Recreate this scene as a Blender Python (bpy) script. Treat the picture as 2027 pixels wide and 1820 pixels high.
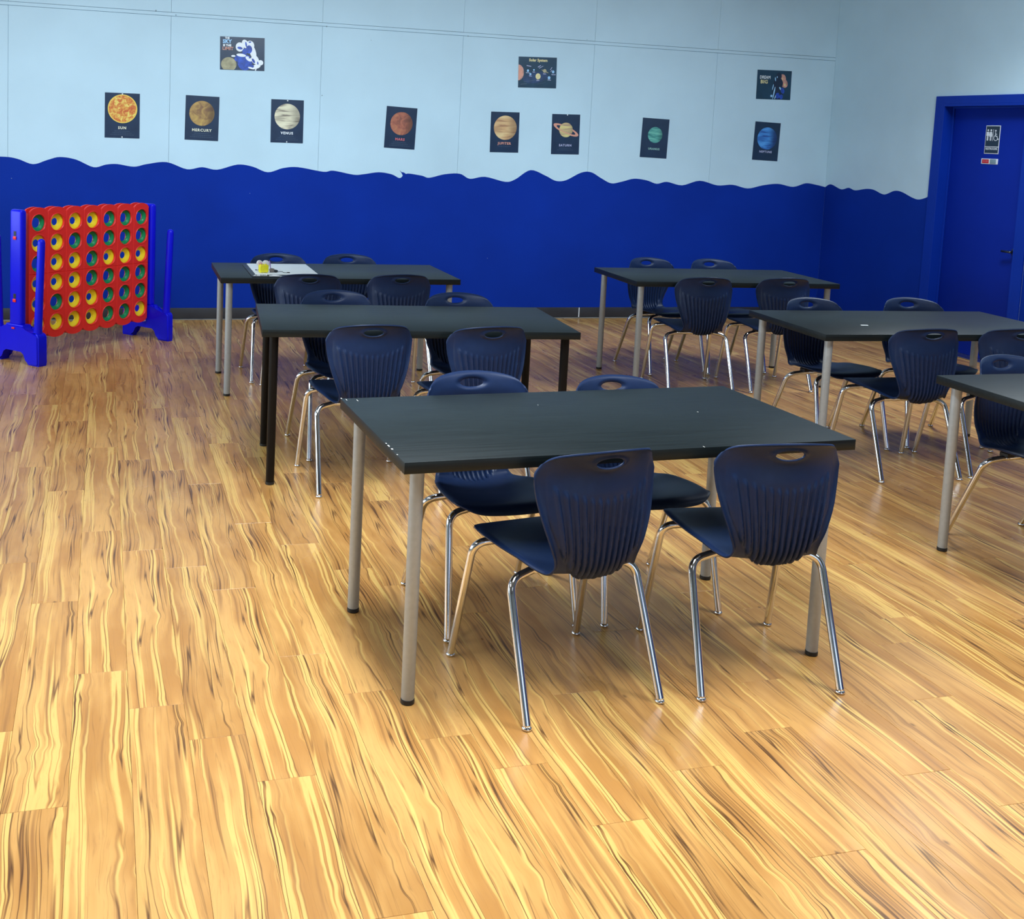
import bpy, bmesh, math, random
import numpy as np
from mathutils import Vector, Matrix

random.seed(7)
for o in list(bpy.data.objects):
    bpy.data.objects.remove(o)
C = bpy.context.scene.collection
SC = bpy.context.scene
PI = math.pi

# ------------------------------------------------------------------ camera
W, H = 2027, 1820
CAM_H, PITCH, ROLL, FOC, PX, PY = 1.64261, 0.104828, 0.0422382, 2212.2297, 822.596, 497.081
YAW = 0.2753534            # room frame: +y into the room (along the floor planks), +x along the back wall


def cam_axes():
    F = Vector((0, math.cos(PITCH), -math.sin(PITCH)))
    R = Vector((1, 0, 0))
    U = R.cross(F)
    R2 = R * math.cos(ROLL) + U * math.sin(ROLL)
    U2 = -R * math.sin(ROLL) + U * math.cos(ROLL)
    M = Matrix.Rotation(-YAW, 3, 'Z')
    return M @ R2, M @ U2, M @ F


cR, cU, cF = cam_axes()
cam_data = bpy.data.cameras.new('camera')
cam = bpy.data.objects.new('camera', cam_data)
C.objects.link(cam)
cam_data.sensor_fit = 'HORIZONTAL'
cam_data.sensor_width = 36
cam_data.lens = 36 * FOC / W
cam_data.shift_x = (W / 2 - PX) / W
cam_data.shift_y = (PY - H / 2) / W
cam_data.clip_start = 0.05
M4 = Matrix((cR, cU, -cF)).transposed().to_4x4()
M4.translation = Vector((0, 0, CAM_H))
cam.matrix_world = M4
SC.camera = cam

# ------------------------------------------------------------------ room size
BV = 9.467      # back wall plane
RU = 6.8125     # right wall plane
LU = -3.4       # left wall
FV = -3.6       # wall behind the camera
CZ = 3.35       # ceiling

# ------------------------------------------------------------------ world, lights, exposure
SC.view_settings.view_transform = 'Standard'
SC.view_settings.look = 'None'
SC.view_settings.gamma = 1
SC.view_settings.exposure = 0.07
SC.view_settings.use_curve_mapping = False
wd = bpy.data.worlds.new('world')
SC.world = wd
wd.use_nodes = True
wd.node_tree.nodes['Background'].inputs[0].default_value = (0.55, 0.7, 1, 1)
wd.node_tree.nodes['Background'].inputs[1].default_value = 0.6


def area(name, loc, sx, sy, power, color, spread=180, rot=(0, 0, 0)):
    d = bpy.data.lights.new(name, 'AREA')
    d.shape = 'RECTANGLE'
    d.size = sx
    d.size_y = sy
    d.energy = power
    d.color = color
    d.spread = math.radians(spread)
    o = bpy.data.objects.new(name, d)
    o.location = loc
    o.rotation_euler = rot
    C.objects.link(o)
    return o


COOL = (0.84, 0.94, 1.0)
LIGHTS = [  # x, y, power : louvred ceiling panels
    (0.85, 3.55, 56), (5.5, 5.9, 50), (0.85, 2.1, 42), (3.3, 2.1, 52), (5.5, 2.1, 24),
    (-1.9, 2.1, 34), (-1.9, 4.4, 12), (0.85, 6.3, 3), (2.0, -1.8, 12),
]
for (x, y, p) in LIGHTS:
    area('panel_light', (x, y, CZ - 0.02), 0.6, 1.2, p, COOL, 130)
for (x, p) in ((-0.6, 19), (1.6, 23), (3.9, 20), (6.0, 9)):      # unseen lights added to brighten the poster wall
    area('added_wall_fill', (x, 6.0, CZ - 0.08), 1.2, 0.3, p, (0.72, 0.88, 1.0), 85, (math.radians(57), 0, 0))
area('daylight_front', (2.2, FV + 0.15, 1.5), 2.2, 1.8, 13, (0.72, 0.86, 1.0), 160, (math.radians(90), 0, 0))
area('added_fill_left', (LU + 0.1, 5.8, 1.45), 1.3, 6.0, 108, (0.76, 0.90, 1.0), 150, (0, math.radians(-90), 0))  # added fill along the windowless left wall, lifts the back wall's left side

# ------------------------------------------------------------------ materials
MATS = {}


def new_mat(name):
    m = bpy.data.materials.new(name)
    m.use_nodes = True
    nt = m.node_tree
    b = nt.nodes['Principled BSDF']
    MATS[name] = m
    return m, nt, b


def N(nt, t, **kw):
    n = nt.nodes.new(t)
    for k, v in kw.items():
        setattr(n, k, v)
    return n


def mat(name, col, rough=0.5, metal=0.0, spec=0.5, noise=0.0, nscale=30, bump=0.0, bscale=200, coat=0.0, alpha=None, trans=0.0):
    m, nt, b = new_mat(name)
    b.inputs['Base Color'].default_value = (*col, 1)
    b.inputs['Roughness'].default_value = rough
    b.inputs['Metallic'].default_value = metal
    b.inputs['Specular IOR Level'].default_value = spec
    b.inputs['Coat Weight'].default_value = coat
    b.inputs['Transmission Weight'].default_value = trans
    if noise or bump:
        tc = N(nt, 'ShaderNodeTexCoord')
    if noise:
        n = N(nt, 'ShaderNodeTexNoise')
        n.inputs['Scale'].default_value = nscale
        n.inputs['Detail'].default_value = 4
        nt.links.new(tc.outputs['Object'], n.inputs['Vector'])
        r = N(nt, 'ShaderNodeValToRGB')
        r.color_ramp.elements[0].position = 0.3
        r.color_ramp.elements[1].position = 0.7
        r.color_ramp.elements[0].color = (*[c * (1 - noise) for c in col], 1)
        r.color_ramp.elements[1].color = (*[min(1, c * (1 + noise)) for c in col], 1)
        nt.links.new(n.outputs['Fac'], r.inputs['Fac'])
        nt.links.new(r.outputs['Color'], b.inputs['Base Color'])
    if bump:
        n = N(nt, 'ShaderNodeTexNoise')
        n.inputs['Scale'].default_value = bscale
        nt.links.new(tc.outputs['Object'], n.inputs['Vector'])
        bp = N(nt, 'ShaderNodeBump')
        bp.inputs['Strength'].default_value = bump
        bp.inputs['Distance'].default_value = 0.002
        nt.links.new(n.outputs['Fac'], bp.inputs['Height'])
        nt.links.new(bp.outputs['Normal'], b.inputs['Normal'])
    return m


mat('wall_paint', (0.56, 0.75, 0.86), 0.6, spec=.3, noise=0.035, nscale=2.2, bump=0.25, bscale=120)
mat('wall_blue', (0.0015, 0.028, 0.31), 0.7, spec=.12, noise=0.08, nscale=2.0, bump=0.3, bscale=120)
mat('door_blue', (0.0015, 0.022, 0.33), 0.6, spec=.15, noise=0.05, nscale=3)
mat('frame_blue', (0.002, 0.032, 0.36), 0.5, spec=.2, noise=0.05, nscale=3)
mat('ceiling', (0.26, 0.31, 0.36), 0.8, noise=0.06, nscale=8)
mat('rubber_base', (0.030, 0.030, 0.036), 0.45, noise=0.2, nscale=6)
mat('base_seal', (0.22, 0.21, 0.2), 0.5, noise=0.2, nscale=10)
mat('subfloor', (0.05, 0.03, 0.015), 0.8, noise=0.2)
mat('navy', (0.0095, 0.024, 0.078), 0.40, spec=0.28, noise=0.06, nscale=40, bump=0.12, bscale=900)
mat('chrome', (0.78, 0.78, 0.80), 0.10, metal=1.0, noise=0.04, nscale=30)
mat('mount_black', (0.012, 0.012, 0.014), 0.5, noise=0.1)
mat('leg_silver', (0.41, 0.44, 0.46), 0.42, metal=0.25, noise=0.05, nscale=50)
mat('leg_black', (0.005, 0.0045, 0.005), 0.45, spec=.2, noise=0.1)
mat('cap_black', (0.01, 0.01, 0.01), 0.5, noise=0.1)
mat('chip', (0.62, 0.60, 0.56), 0.7, noise=0.1)
mat('game_red', (0.86, 0.030, 0.024), 0.36, spec=.3, noise=0.05, nscale=6)
mat('game_blue', (0.003, 0.004, 0.66), 0.36, spec=.25, noise=0.05, nscale=6)
mat('game_yellow', (0.98, 0.74, 0.02), 0.35, spec=.35, noise=0.05, nscale=20)
mat('game_green', (0.005, 0.26, 0.085), 0.35, spec=.35, noise=0.06, nscale=20)
mat('white_plastic', (0.85, 0.87, 0.88), 0.4, noise=0.02)
mat('white_sheet', (0.92, 0.95, 0.95), 0.5, noise=0.02)
mat('aluminium', (0.55, 0.56, 0.56), 0.3, metal=1.0, noise=0.05)
mat('steel_dark', (0.10, 0.12, 0.13), 0.3, metal=0.9, noise=0.05)
mat('sign_black', (0.012, 0.03, 0.06), 0.4, noise=0.1)
mat('sign_white', (0.80, 0.85, 0.92), 0.5, noise=0.02)
mat('sign_red', (0.55, 0.02, 0.03), 0.45, noise=0.06)
mat('sign_grey', (0.22, 0.32, 0.37), 0.4, noise=0.05)
mat('toy_yellow', (0.95, 0.85, 0.03), 0.35, noise=0.04, nscale=60)
mat('toy_white', (0.88, 0.86, 0.90), 0.35, noise=0.04, nscale=60)
mat('toy_pink', (0.75, 0.30, 0.55), 0.4, noise=0.05)
mat('toy_purple', (0.35, 0.20, 0.62), 0.4, noise=0.05)
mat('lump_grey', (0.25, 0.22, 0.20), 0.6, noise=0.3, nscale=60)
mat('cord_black', (0.02, 0.025, 0.03), 0.5, noise=0.1)
mat('tray_black', (0.015, 0.017, 0.025), 0.4, noise=0.1)


def wood_table():
    m, nt, b = new_mat('table_wood')
    tc = N(nt, 'ShaderNodeTexCoord')
    mp = N(nt, 'ShaderNodeMapping')
    mp.inputs['Scale'].default_value = (3.0, 90, 90)
    nt.links.new(tc.outputs['Object'], mp.inputs['Vector'])
    n = N(nt, 'ShaderNodeTexNoise')
    n.inputs['Scale'].default_value = 1.0
    n.inputs['Detail'].default_value = 6
    n.inputs['Roughness'].default_value = 0.65
    nt.links.new(mp.outputs[0], n.inputs['Vector'])
    r = N(nt, 'ShaderNodeValToRGB')
    r.color_ramp.elements[0].position = 0.35
    r.color_ramp.elements[0].color = (0.003, 0.006, 0.007, 1)
    r.color_ramp.elements[1].position = 0.7
    r.color_ramp.elements[1].color = (0.009, 0.015, 0.017, 1)
    nt.links.new(n.outputs['Fac'], r.inputs['Fac'])
    nt.links.new(r.outputs['Color'], b.inputs['Base Color'])
    r2 = N(nt, 'ShaderNodeMapRange')
    b.inputs['Specular IOR Level'].default_value = 0.34
    r2.inputs['To Min'].default_value = 0.38
    r2.inputs['To Max'].default_value = 0.50
    nt.links.new(n.outputs['Fac'], r2.inputs['Value'])
    nt.links.new(r2.outputs[0], b.inputs['Roughness'])
    bp = N(nt, 'ShaderNodeBump')
    bp.inputs['Strength'].default_value = 0.15
    bp.inputs['Distance'].default_value = 0.001
    nt.links.new(n.outputs['Fac'], bp.inputs['Height'])
    nt.links.new(bp.outputs['Normal'], b.inputs['Normal'])


wood_table()


def wood_floor():
    """laminate print: UV in metres (x across, y along the plank); veins are contour lines of a warped, stretched noise"""
    m, nt, b = new_mat('laminate')
    L = nt.links.new

    def math_(op, a, bb=None, c=None):
        n = N(nt, 'ShaderNodeMath', operation=op)
        for i, v in enumerate((a, bb, c)):
            if v is None:
                continue
            if isinstance(v, (int, float)):
                n.inputs[i].default_value = v
            else:
                L(v, n.inputs[i])
        return n.outputs[0]

    uv = N(nt, 'ShaderNodeUVMap', uv_map='uv')
    sp = N(nt, 'ShaderNodeSeparateXYZ')
    L(uv.outputs[0], sp.inputs[0])
    x, y = sp.outputs[0], sp.outputs[1]

    def noise(sx, sy, detail=2, rough=0.5, off=0.0, xx=None, dist=0.0):
        cb = N(nt, 'ShaderNodeCombineXYZ')
        L(math_('MULTIPLY', xx if xx is not None else x, sx), cb.inputs[0])
        L(math_('MULTIPLY', y, sy), cb.inputs[1])
        cb.inputs[2].default_value = off
        n = N(nt, 'ShaderNodeTexNoise')
        n.inputs['Scale'].default_value = 1
        n.inputs['Detail'].default_value = detail
        n.inputs['Roughness'].default_value = rough
        n.inputs['Distortion'].default_value = dist
        L(cb.outputs[0], n.inputs['Vector'])
        return n.outputs['Fac']

    def ss(v, lo, hi, a=0.0, c=1.0):
        n = N(nt, 'ShaderNodeMapRange', interpolation_type='SMOOTHSTEP')
        n.inputs['From Min'].default_value = lo
        n.inputs['From Max'].default_value = hi
        n.inputs['To Min'].default_value = a
        n.inputs['To Max'].default_value = c
        L(v, n.inputs['Value'])
        return n.outputs[0]

    w1 = noise(3, 1.9, 1, 0.5, 3.1)
    w2 = noise(9, 11, 1, 0.5, 7.7)
    kmask = ss(noise(7, 2.2, 1, 0.5, 11.0), 0.5, 0.62)
    xw = math_('ADD', x, math_('MULTIPLY', math_('SUBTRACT', w1, 0.5), 0.06))
    xw = math_('ADD', xw, math_('MULTIPLY', math_('MULTIPLY', math_('SUBTRACT', w2, 0.5), kmask), 0.030))
    field = noise(22, 0.42, 2.0, 0.5, 0.0, xw)
    # veins
    fr = math_('PINGPONG', math_('MULTIPLY', field, 11.0), 0.5)     # 0 on a line
    vm = ss(noise(17, 0.8, 1, 0.5, 21.0, xw), 0.46, 0.64)
    fine = noise(60, 3.0, 3, 0.6, 31.0, xw)
    wid = math_('MULTIPLY_ADD', vm, 0.10, 0.045)
    ln = math_('SUBTRACT', 1.0, math_('DIVIDE', fr, wid))
    ln = math_('MAXIMUM', ln, 0.0)
    ln = math_('POWER', ln, 0.8)
    vein = math_('MULTIPLY', ln, math_('MULTIPLY_ADD', vm, 0.70, 0.28))
    vein = math_('MULTIPLY', vein, ss(fine, 0.33, 0.52, 0.35, 1.0))
    # pale bands next to the veins
    pale = math_('MULTIPLY', ss(noise(34, 0.5, 1, 0.5, 41.0, xw), 0.53, 0.62), ss(fr, 0.06, 0.22))
    fleck = noise(160, 9.0, 3, 0.7, 51.0, xw)
    broad = noise(8, 1.4, 3, 0.6, 61.0, xw)

    def mix(a, c, f):
        n = N(nt, 'ShaderNodeMix', data_type='RGBA')
        for inp, v in ((n.inputs['A'], a), (n.inputs['B'], c)):
            if isinstance(v, tuple):
                inp.default_value = (*v, 1)
            else:
                L(v, inp)
        L(f, n.inputs['Factor'])
        return n.outputs['Result']

    base = mix((0.47, 0.212, 0.054), (0.67, 0.350, 0.106), ss(broad, 0.35, 0.65))
    base = mix(base, (0.30, 0.13, 0.040), ss(noise(48, 1.1, 2, 0.5, 81.0, xw), 0.54, 0.70, 0.0, 0.75))
    base = mix(base, (0.83, 0.53, 0.155), math_('MULTIPLY', pale, 0.72))
    base = mix(base, (0.36, 0.16, 0.05), ss(fleck, 0.50, 0.80, 0.0, 0.55))
    base = mix(base, (0.085, 0.032, 0.012), vein)
    # knots
    cb = N(nt, 'ShaderNodeCombineXYZ')
    L(math_('MULTIPLY', xw, 5.2), cb.inputs[0])
    L(math_('MULTIPLY', y, 2.9), cb.inputs[1])
    vo = N(nt, 'ShaderNodeTexVoronoi')
    vo.inputs['Scale'].default_value = 1
    L(cb.outputs[0], vo.inputs['Vector'])
    kn = ss(math_('ADD', vo.outputs['Distance'], math_('MULTIPLY', math_('SUBTRACT', fine, 0.5), 0.06)), 0.012, 0.05, 1.0, 0.0)
    base = mix(base, (0.10, 0.04, 0.016), math_('MULTIPLY', kn, 0.8))
    # per plank tint from attribute
    tb = N(nt, 'ShaderNodeTexWhiteNoise', noise_dimensions='1D')
    L(math_('FLOOR', math_('MULTIPLY', x, 0.5)), tb.inputs['W'])
    hs = N(nt, 'ShaderNodeHueSaturation')
    hs.inputs['Hue'].default_value = 0.5
    hs.inputs['Saturation'].default_value = 1.0
    L(math_('MULTIPLY_ADD', tb.outputs['Value'], 0.10, 0.95), hs.inputs['Value'])
    L(base, hs.inputs['Color'])
    L(hs.outputs[0], b.inputs['Base Color'])
    rg = noise(6, 3, 3, 0.6, 71.0)
    L(ss(rg, 0.3, 0.7, 0.26, 0.36), b.inputs['Roughness'])
    b.inputs['Specular IOR Level'].default_value = 0.5
    bp = N(nt, 'ShaderNodeBump')
    bp.inputs['Strength'].default_value = 0.12
    bp.inputs['Distance'].default_value = 0.001
    L(fleck, bp.inputs['Height'])
    L(bp.outputs['Normal'], b.inputs['Normal'])


wood_floor()

# ------------------------------------------------------------------ helpers


def tag(o, label=None, cat=None, group=None, kind=None):
    if label:
        o['label'] = label
    if cat:
        o['category'] = cat
    if group:
        o['group'] = group
    if kind:
        o['kind'] = kind
    return o


def empty(name, loc=(0, 0, 0), rz=0.0, parent=None):
    o = bpy.data.objects.new(name, None)
    o.empty_display_size = 0.1
    C.objects.link(o)
    o.location = loc
    o.rotation_euler = (0, 0, rz)
    if parent:
        o.parent = parent
    return o


def link(name, me, m, parent=None, smooth=False, loc=None):
    o = bpy.data.objects.new(name, me)
    C.objects.link(o)
    if isinstance(m, str):
        m = MATS[m]
    if m and not me.materials:
        me.materials.append(m)
    if parent:
        o.parent = parent
    if loc:
        o.location = loc
    if smooth:
        me.polygons.foreach_set('use_smooth', [True] * len(me.polygons))
    return o


def bm_obj(name, bm, m, parent=None, smooth=False, loc=None, angle=None):
    bmesh.ops.recalc_face_normals(bm, faces=bm.faces)
    me = bpy.data.meshes.new(name)
    bm.to_mesh(me)
    bm.free()
    o = link(name, me, m, parent, smooth, loc)
    if angle is not None:
        me.polygons.foreach_set('use_smooth', [True] * len(me.polygons))
        me.set_sharp_from_angle(angle=math.radians(angle))
    return o


def box(bm, x0, x1, y0, y1, z0, z1, bev=0.0, seg=2):
    r = bmesh.ops.create_cube(bm, size=1)
    vs = r['verts']
    for v in vs:
        v.co = Vector((x0 + (v.co.x + .5) * (x1 - x0), y0 + (v.co.y + .5) * (y1 - y0), z0 + (v.co.z + .5) * (z1 - z0)))
    if bev:
        es = {e for v in vs for e in v.link_edges}
        bmesh.ops.bevel(bm, geom=list(es), offset=bev, segments=seg, affect='EDGES', profile=0.5)
    return vs


def boxo(name, b, m, parent=None, bev=0.0, seg=2):
    bm = bmesh.new()
    box(bm, *b, bev=bev, seg=seg)
    return bm_obj(name, bm, m, parent, angle=40 if bev else None)


def lathe(bm, prof, seg=24, center=(0, 0, 0)):
    """prof: list of (r,z)"""
    cx, cy, cz = center
    rings = []
    for r, z in prof:
        if r < 1e-6:
            rings.append([bm.verts.new((cx, cy, cz + z))])
        else:
            rings.append([bm.verts.new((cx + r * math.cos(2 * PI * k / seg), cy + r * math.sin(2 * PI * k / seg), cz + z)) for k in range(seg)])
    for a, b in zip(rings[:-1], rings[1:]):
        for k in range(seg):
            k2 = (k + 1) % seg
            if len(a) == 1 and len(b) == 1:
                continue
            if len(a) == 1:
                bm.faces.new((a[0], b[k], b[k2]))
            elif len(b) == 1:
                bm.faces.new((a[k], a[k2], b[0]))
            else:
                bm.faces.new((a[k], a[k2], b[k2], b[k]))
    return rings


def tube(bm, pts, r, seg=14, caps=True):
    pts = [Vector(p) for p in pts]
    rs = r if isinstance(r, (list, tuple)) else [r] * len(pts)
    prev = None
    rings = []
    for i, p in enumerate(pts):
        if i == 0:
            t = pts[1] - pts[0]
        elif i == len(pts) - 1:
            t = pts[-1] - pts[-2]
        else:
            t = (pts[i + 1] - p).normalized() + (p - pts[i - 1]).normalized()
        t.normalize()
        if prev is None:
            a = Vector((0, 0, 1)) if abs(t.z) < 0.9 else Vector((1, 0, 0))
            n = t.cross(a).normalized()
        else:
            n = (prev - t * prev.dot(t)).normalized()
        prev = n
        bn = t.cross(n)
        rings.append([bm.verts.new(p + (n * math.cos(2 * PI * k / seg) + bn * math.sin(2 * PI * k / seg)) * rs[i]) for k in range(seg)])
    for a, b in zip(rings[:-1], rings[1:]):
        for k in range(seg):
            k2 = (k + 1) % seg
            bm.faces.new((a[k], a[k2], b[k2], b[k]))
    if caps:
        bm.faces.new(rings[0])
        bm.faces.new(rings[-1])


def round_path(pts, rad, n=7):
    """polyline with rounded corners"""
    pts = [Vector(p) for p in pts]
    out = [pts[0]]
    for i in range(1, len(pts) - 1):
        a, p, b = pts[i - 1], pts[i], pts[i + 1]
        d = min(rad, (a - p).length * .49, (b - p).length * .49)
        s = p + (a - p).normalized() * d
        e = p + (b - p).normalized() * d
        for k in range(n + 1):
            t = k / n
            out.append(s * (1 - t) ** 2 + p * 2 * t * (1 - t) + e * t * t)
    out.append(pts[-1])
    return out


def prism(bm, poly, d0, d1, fn):
    """extrude a 2-D polygon; fn(a,b,d)->xyz"""
    lo = [bm.verts.new(fn(a, b, d0)) for a, b in poly]
    hi = [bm.verts.new(fn(a, b, d1)) for a, b in poly]
    n = len(poly)
    bm.faces.new(lo)
    bm.faces.new(hi)
    for k in range(n):
        bm.faces.new((lo[k], lo[(k + 1) % n], hi[(k + 1) % n], hi[k]))


def children(o):
    return [c for c in bpy.data.objects if c.parent == o]


def copy_tree(o, tree, parent=None):
    c = o.copy()
    C.objects.link(c)
    c.parent = parent
    for ch, sub in tree:
        copy_tree(ch, sub, c)
    return c


def tree_of(o):
    return [(c, tree_of(c)) for c in children(o)]


# ------------------------------------------------------------------ floor
floor = tag(boxo('floor', (LU, RU, FV, BV, -0.06, -0.008), 'subfloor'), kind='structure')
PW, PL = 0.1521, 1.2
E0 = -0.0625
JOINT = {-2: 3.021, -1: 2.645, 0: 3.311, 1: 3.078, 2: 2.883, 3: 2.655, 4: 3.31, 5: 3.045, 6: 2.763, 7: 2.588, 8: 2.31,
         9: 2.922, 10: 2.485, 11: 2.092, 12: 2.62, 13: 2.883, 14: 2.34, 15: 2.17, 16: 2.683, 17: 3.028}
rj = random.Random(3)
k0 = int(math.floor((LU - E0) / PW))
k1 = int(math.ceil((RU - E0) / PW))


def plank_verts(x0, x1, y0, y1, uo, vo, ux=0.0, vy=0.0):
    g, b = 0.00035, 0.0006
    xs0, xs1, ys0, ys1 = x0 + g, x1 - g, y0 + g, y1 - g
    v = [(xs0, ys0, -0.008), (xs1, ys0, -0.008), (xs1, ys1, -0.008), (xs0, ys1, -0.008),
         (xs0, ys0, -b), (xs1, ys0, -b), (xs1, ys1, -b), (xs0, ys1, -b),
         (xs0 + b, ys0 + b, 0), (xs1 - b, ys0 + b, 0), (xs1 - b, ys1 - b, 0), (xs0 + b, ys1 - b, 0)]
    f = [(0, 1, 5, 4), (1, 2, 6, 5), (2, 3, 7, 6), (3, 0, 4, 7), (4, 5, 9, 8), (5, 6, 10, 9), (6, 7, 11, 10), (7, 4, 8, 11), (8, 9, 10, 11)]
    uv = [(p[0] - x0 + uo + ux, p[1] - y0 + vo + vy) for p in v]
    return v, f, uv


def plank_mesh(name, parts):
    V, F, UV = [], [], []
    for v, f, uv in parts:
        o = len(V)
        V += v
        F += [tuple(i + o for i in q) for q in f]
        UV += uv
    me = bpy.data.meshes.new(name)
    me.from_pydata(V, [], F)
    l = me.uv_layers.new(name='uv')
    for p in me.polygons:
        for li in p.loop_indices:
            l.data[li].uv = UV[me.loops[li].vertex_index]
    me.materials.append(MATS['laminate'])
    return me


def pix(P):
    d = Vector(P) - Vector((0, 0, CAM_H))
    f = d.dot(cF)
    if f < 0.05:
        return None
    return PX + FOC * d.dot(cR) / f, PY - FOC * d.dot(cU) / f


planks = []
for k in range(k0, k1):
    x0 = max(LU, E0 + k * PW)
    x1 = min(RU, E0 + (k + 1) * PW)
    j = JOINT.get(k, None)
    if j is None:
        j = rj.uniform(0, PL)
    y = j - math.ceil((j - FV) / PL) * PL
    while y < BV:
        planks.append((x0, x1, max(FV, y), min(BV, y + PL), max(FV, y) - y, k))
        y += PL


def seen(p):
    for fx in (0, .5, 1):
        for fy in (0, .25, .5, .75, 1):
            q = pix((p[0] + (p[1] - p[0]) * fx, p[2] + (p[3] - p[2]) * fy, 0))
            if q and 0 <= q[0] <= W and 0 <= q[1] <= H:
                return True
    return False


vis = sorted([p for p in planks if seen(p)], key=lambda p: math.hypot((p[0] + p[1]) / 2, (p[2] + p[3]) / 2))
near = vis[:298]
nearset = set(near)
rest = [p for p in planks if p not in nearset]
NV = 10
variants = [plank_mesh('plank', [plank_verts(0, PW, 0, PL, 2 * i + 0.3, 3.7 * i)]) for i in range(NV)]
rv = random.Random(11)
last = {}
for p in near:
    full = abs((p[1] - p[0]) - PW) < 1e-4 and abs((p[3] - p[2]) - PL) < 1e-4
    vi = rv.randrange(NV)
    if last.get(p[5]) == vi or last.get(p[5] - 1) == vi:
        vi = (vi + 3) % NV
    last[p[5]] = vi
    if full:
        o = bpy.data.objects.new('plank', variants[vi])
    else:
        o = bpy.data.objects.new('plank', plank_mesh('plank', [plank_verts(0, p[1] - p[0], 0, p[3] - p[2], 2 * vi + .3, 3.7 * vi, 0, p[4])]))
    o.location = (p[0], p[2], 0)
    C.objects.link(o)
    o.parent = floor
me = plank_mesh('planks', [plank_verts(p[0], p[1], p[2], p[3], 2 * rv.randrange(NV) + .3, 3.7 * rv.randrange(NV), 0, p[4]) for p in rest])
o = bpy.data.objects.new('far_planks', me)
C.objects.link(o)
o.parent = floor
o['kind'] = 'stuff'

# ------------------------------------------------------------------ walls
WAVE = [(-0.787, 1.321), (-0.662, 1.309), (-0.539, 1.269), (-0.432, 1.305), (-0.335, 1.333), (-0.21, 1.317), (-0.072, 1.26), (0.026, 1.284),
        (0.114, 1.291), (0.246, 1.274), (0.346, 1.298), (0.508, 1.32), (0.673, 1.267), (0.797, 1.288), (0.922, 1.271), (1.089, 1.319),
        (1.217, 1.306), (1.346, 1.263), (1.474, 1.302), (1.603, 1.314), (1.823, 1.282), (1.911, 1.294), (2.09, 1.265), (2.179, 1.272),
        (2.313, 1.293), (2.427, 1.279), (2.495, 1.249), (2.524, 1.262), (2.532, 1.286), (2.55, 1.283), (2.585, 1.290),
        (2.703, 1.275), (2.773, 1.259), (2.911, 1.294), (3.052, 1.303), (3.148, 1.261), (3.29, 1.283), (3.484, 1.244), (3.579, 1.269),
        (3.72, 1.356), (3.87, 1.31), (3.971, 1.267), (4.07, 1.275), (4.215, 1.348), (4.315, 1.356), (4.42, 1.304), (4.524, 1.26),
        (4.625, 1.277), (4.752, 1.309), (4.882, 1.298), (4.988, 1.269), (5.091, 1.29), (5.251, 1.262), (5.434, 1.31), (5.625, 1.272),
        (5.787, 1.282), (5.953, 1.252), (6.115, 1.286), (6.28, 1.305), (6.45, 1.281), (6.588, 1.319), (6.703, 1.308), (6.811, 1.288)]
WAVE_L = [(LU + 0.002, 1.29)]
xx = LU + 0.25
i = 0
while xx < -0.95:
    WAVE_L.append((xx, 1.29 + (0.028 if i % 2 == 0 else -0.022) + 0.01 * math.sin(i * 2.3)))
    xx += 0.2
    i += 1
WAVE_R = [(9.466, 1.29), (9.383, 1.32), (9.223, 1.281), (9.112, 1.302), (9.013, 1.284), (8.856, 1.307), (8.749, 1.304), (8.606, 1.271),
          (8.476, 1.311), (8.377, 1.308), (8.242, 1.268), (8.159, 1.256), (8.075, 1.275), (8.036, 1.294)]


def smooth_line(P, n=5):
    P = [Vector(p) for p in P]
    out = []
    for i in range(len(P) - 1):
        a = P[max(i - 1, 0)]
        b, c = P[i], P[i + 1]
        d = P[min(i + 2, len(P) - 1)]
        for k in range(n):
            t = k / n
            out.append(0.5 * ((2 * b) + (c - a) * t + (2 * a - 5 * b + 4 * c - d) * t * t + (3 * b - a - 3 * c + d) * t ** 3))
    out.append(P[-1])
    return [(p.x, p.y) for p in out]


# back wall: board panels with open joints, then the blue paint film over their lower half
wb = tag(boxo('wall_back', (LU - .1, RU + .1, BV + 0.012, BV + 0.15, -0.06, CZ), 'wall_paint'), kind='structure')
seams = [0.523 + 1.252 * k for k in range(-3, 6)]
seams = [LU] + [s for s in seams if LU + 0.2 < s < RU - 0.2] + [RU]
for a, b in zip(seams[:-1], seams[1:]):
    boxo('wall_panel', (a + .0008, b - .0008, BV, BV + 0.011, 0, 2.509), 'wall_paint', wb, bev=0.001, seg=1)
    boxo('wall_panel', (a + .0006, b - .0006, BV - 0.001, BV + 0.011, 2.541, CZ), 'wall_paint', wb, bev=0.001, seg=1)
boxo('joint_strip', (LU, RU, BV + .001, BV + 0.011, 2.512, 2.538), 'wall_paint', wb)
line = smooth_line(WAVE_L + WAVE)
bm = bmesh.new()


def film(bm, line, fn):
    """a 0.8 mm paint film from the floor up to the wavy line, one quad strip"""
    v = [[bm.verts.new(fn(a, z, d)) for z, d in ((0, .0001), (0, .0009), (b, .0009), (b, .0001))] for a, b in line]
    for p, q in zip(v[:-1], v[1:]):
        for k in range(4):
            bm.faces.new((p[k], q[k], q[(k + 1) % 4], p[(k + 1) % 4]))
    bm.faces.new(v[0])
    bm.faces.new(v[-1])


film(bm, line, lambda a, b, d: (a, BV - d, b))
prism(bm, [(2.498, 1.318), (2.516, 1.302), (2.534, 1.297), (2.529, 1.302), (2.556, 1.288), (2.556, 1.262), (2.530, 1.262), (2.527, 1.275), (2.518, 1.291)], BV - 0.0010, BV - 0.0002, lambda a, b, d: (a, d, b))
bm_obj('painted_band', bm, 'wall_blue', wb)
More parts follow.
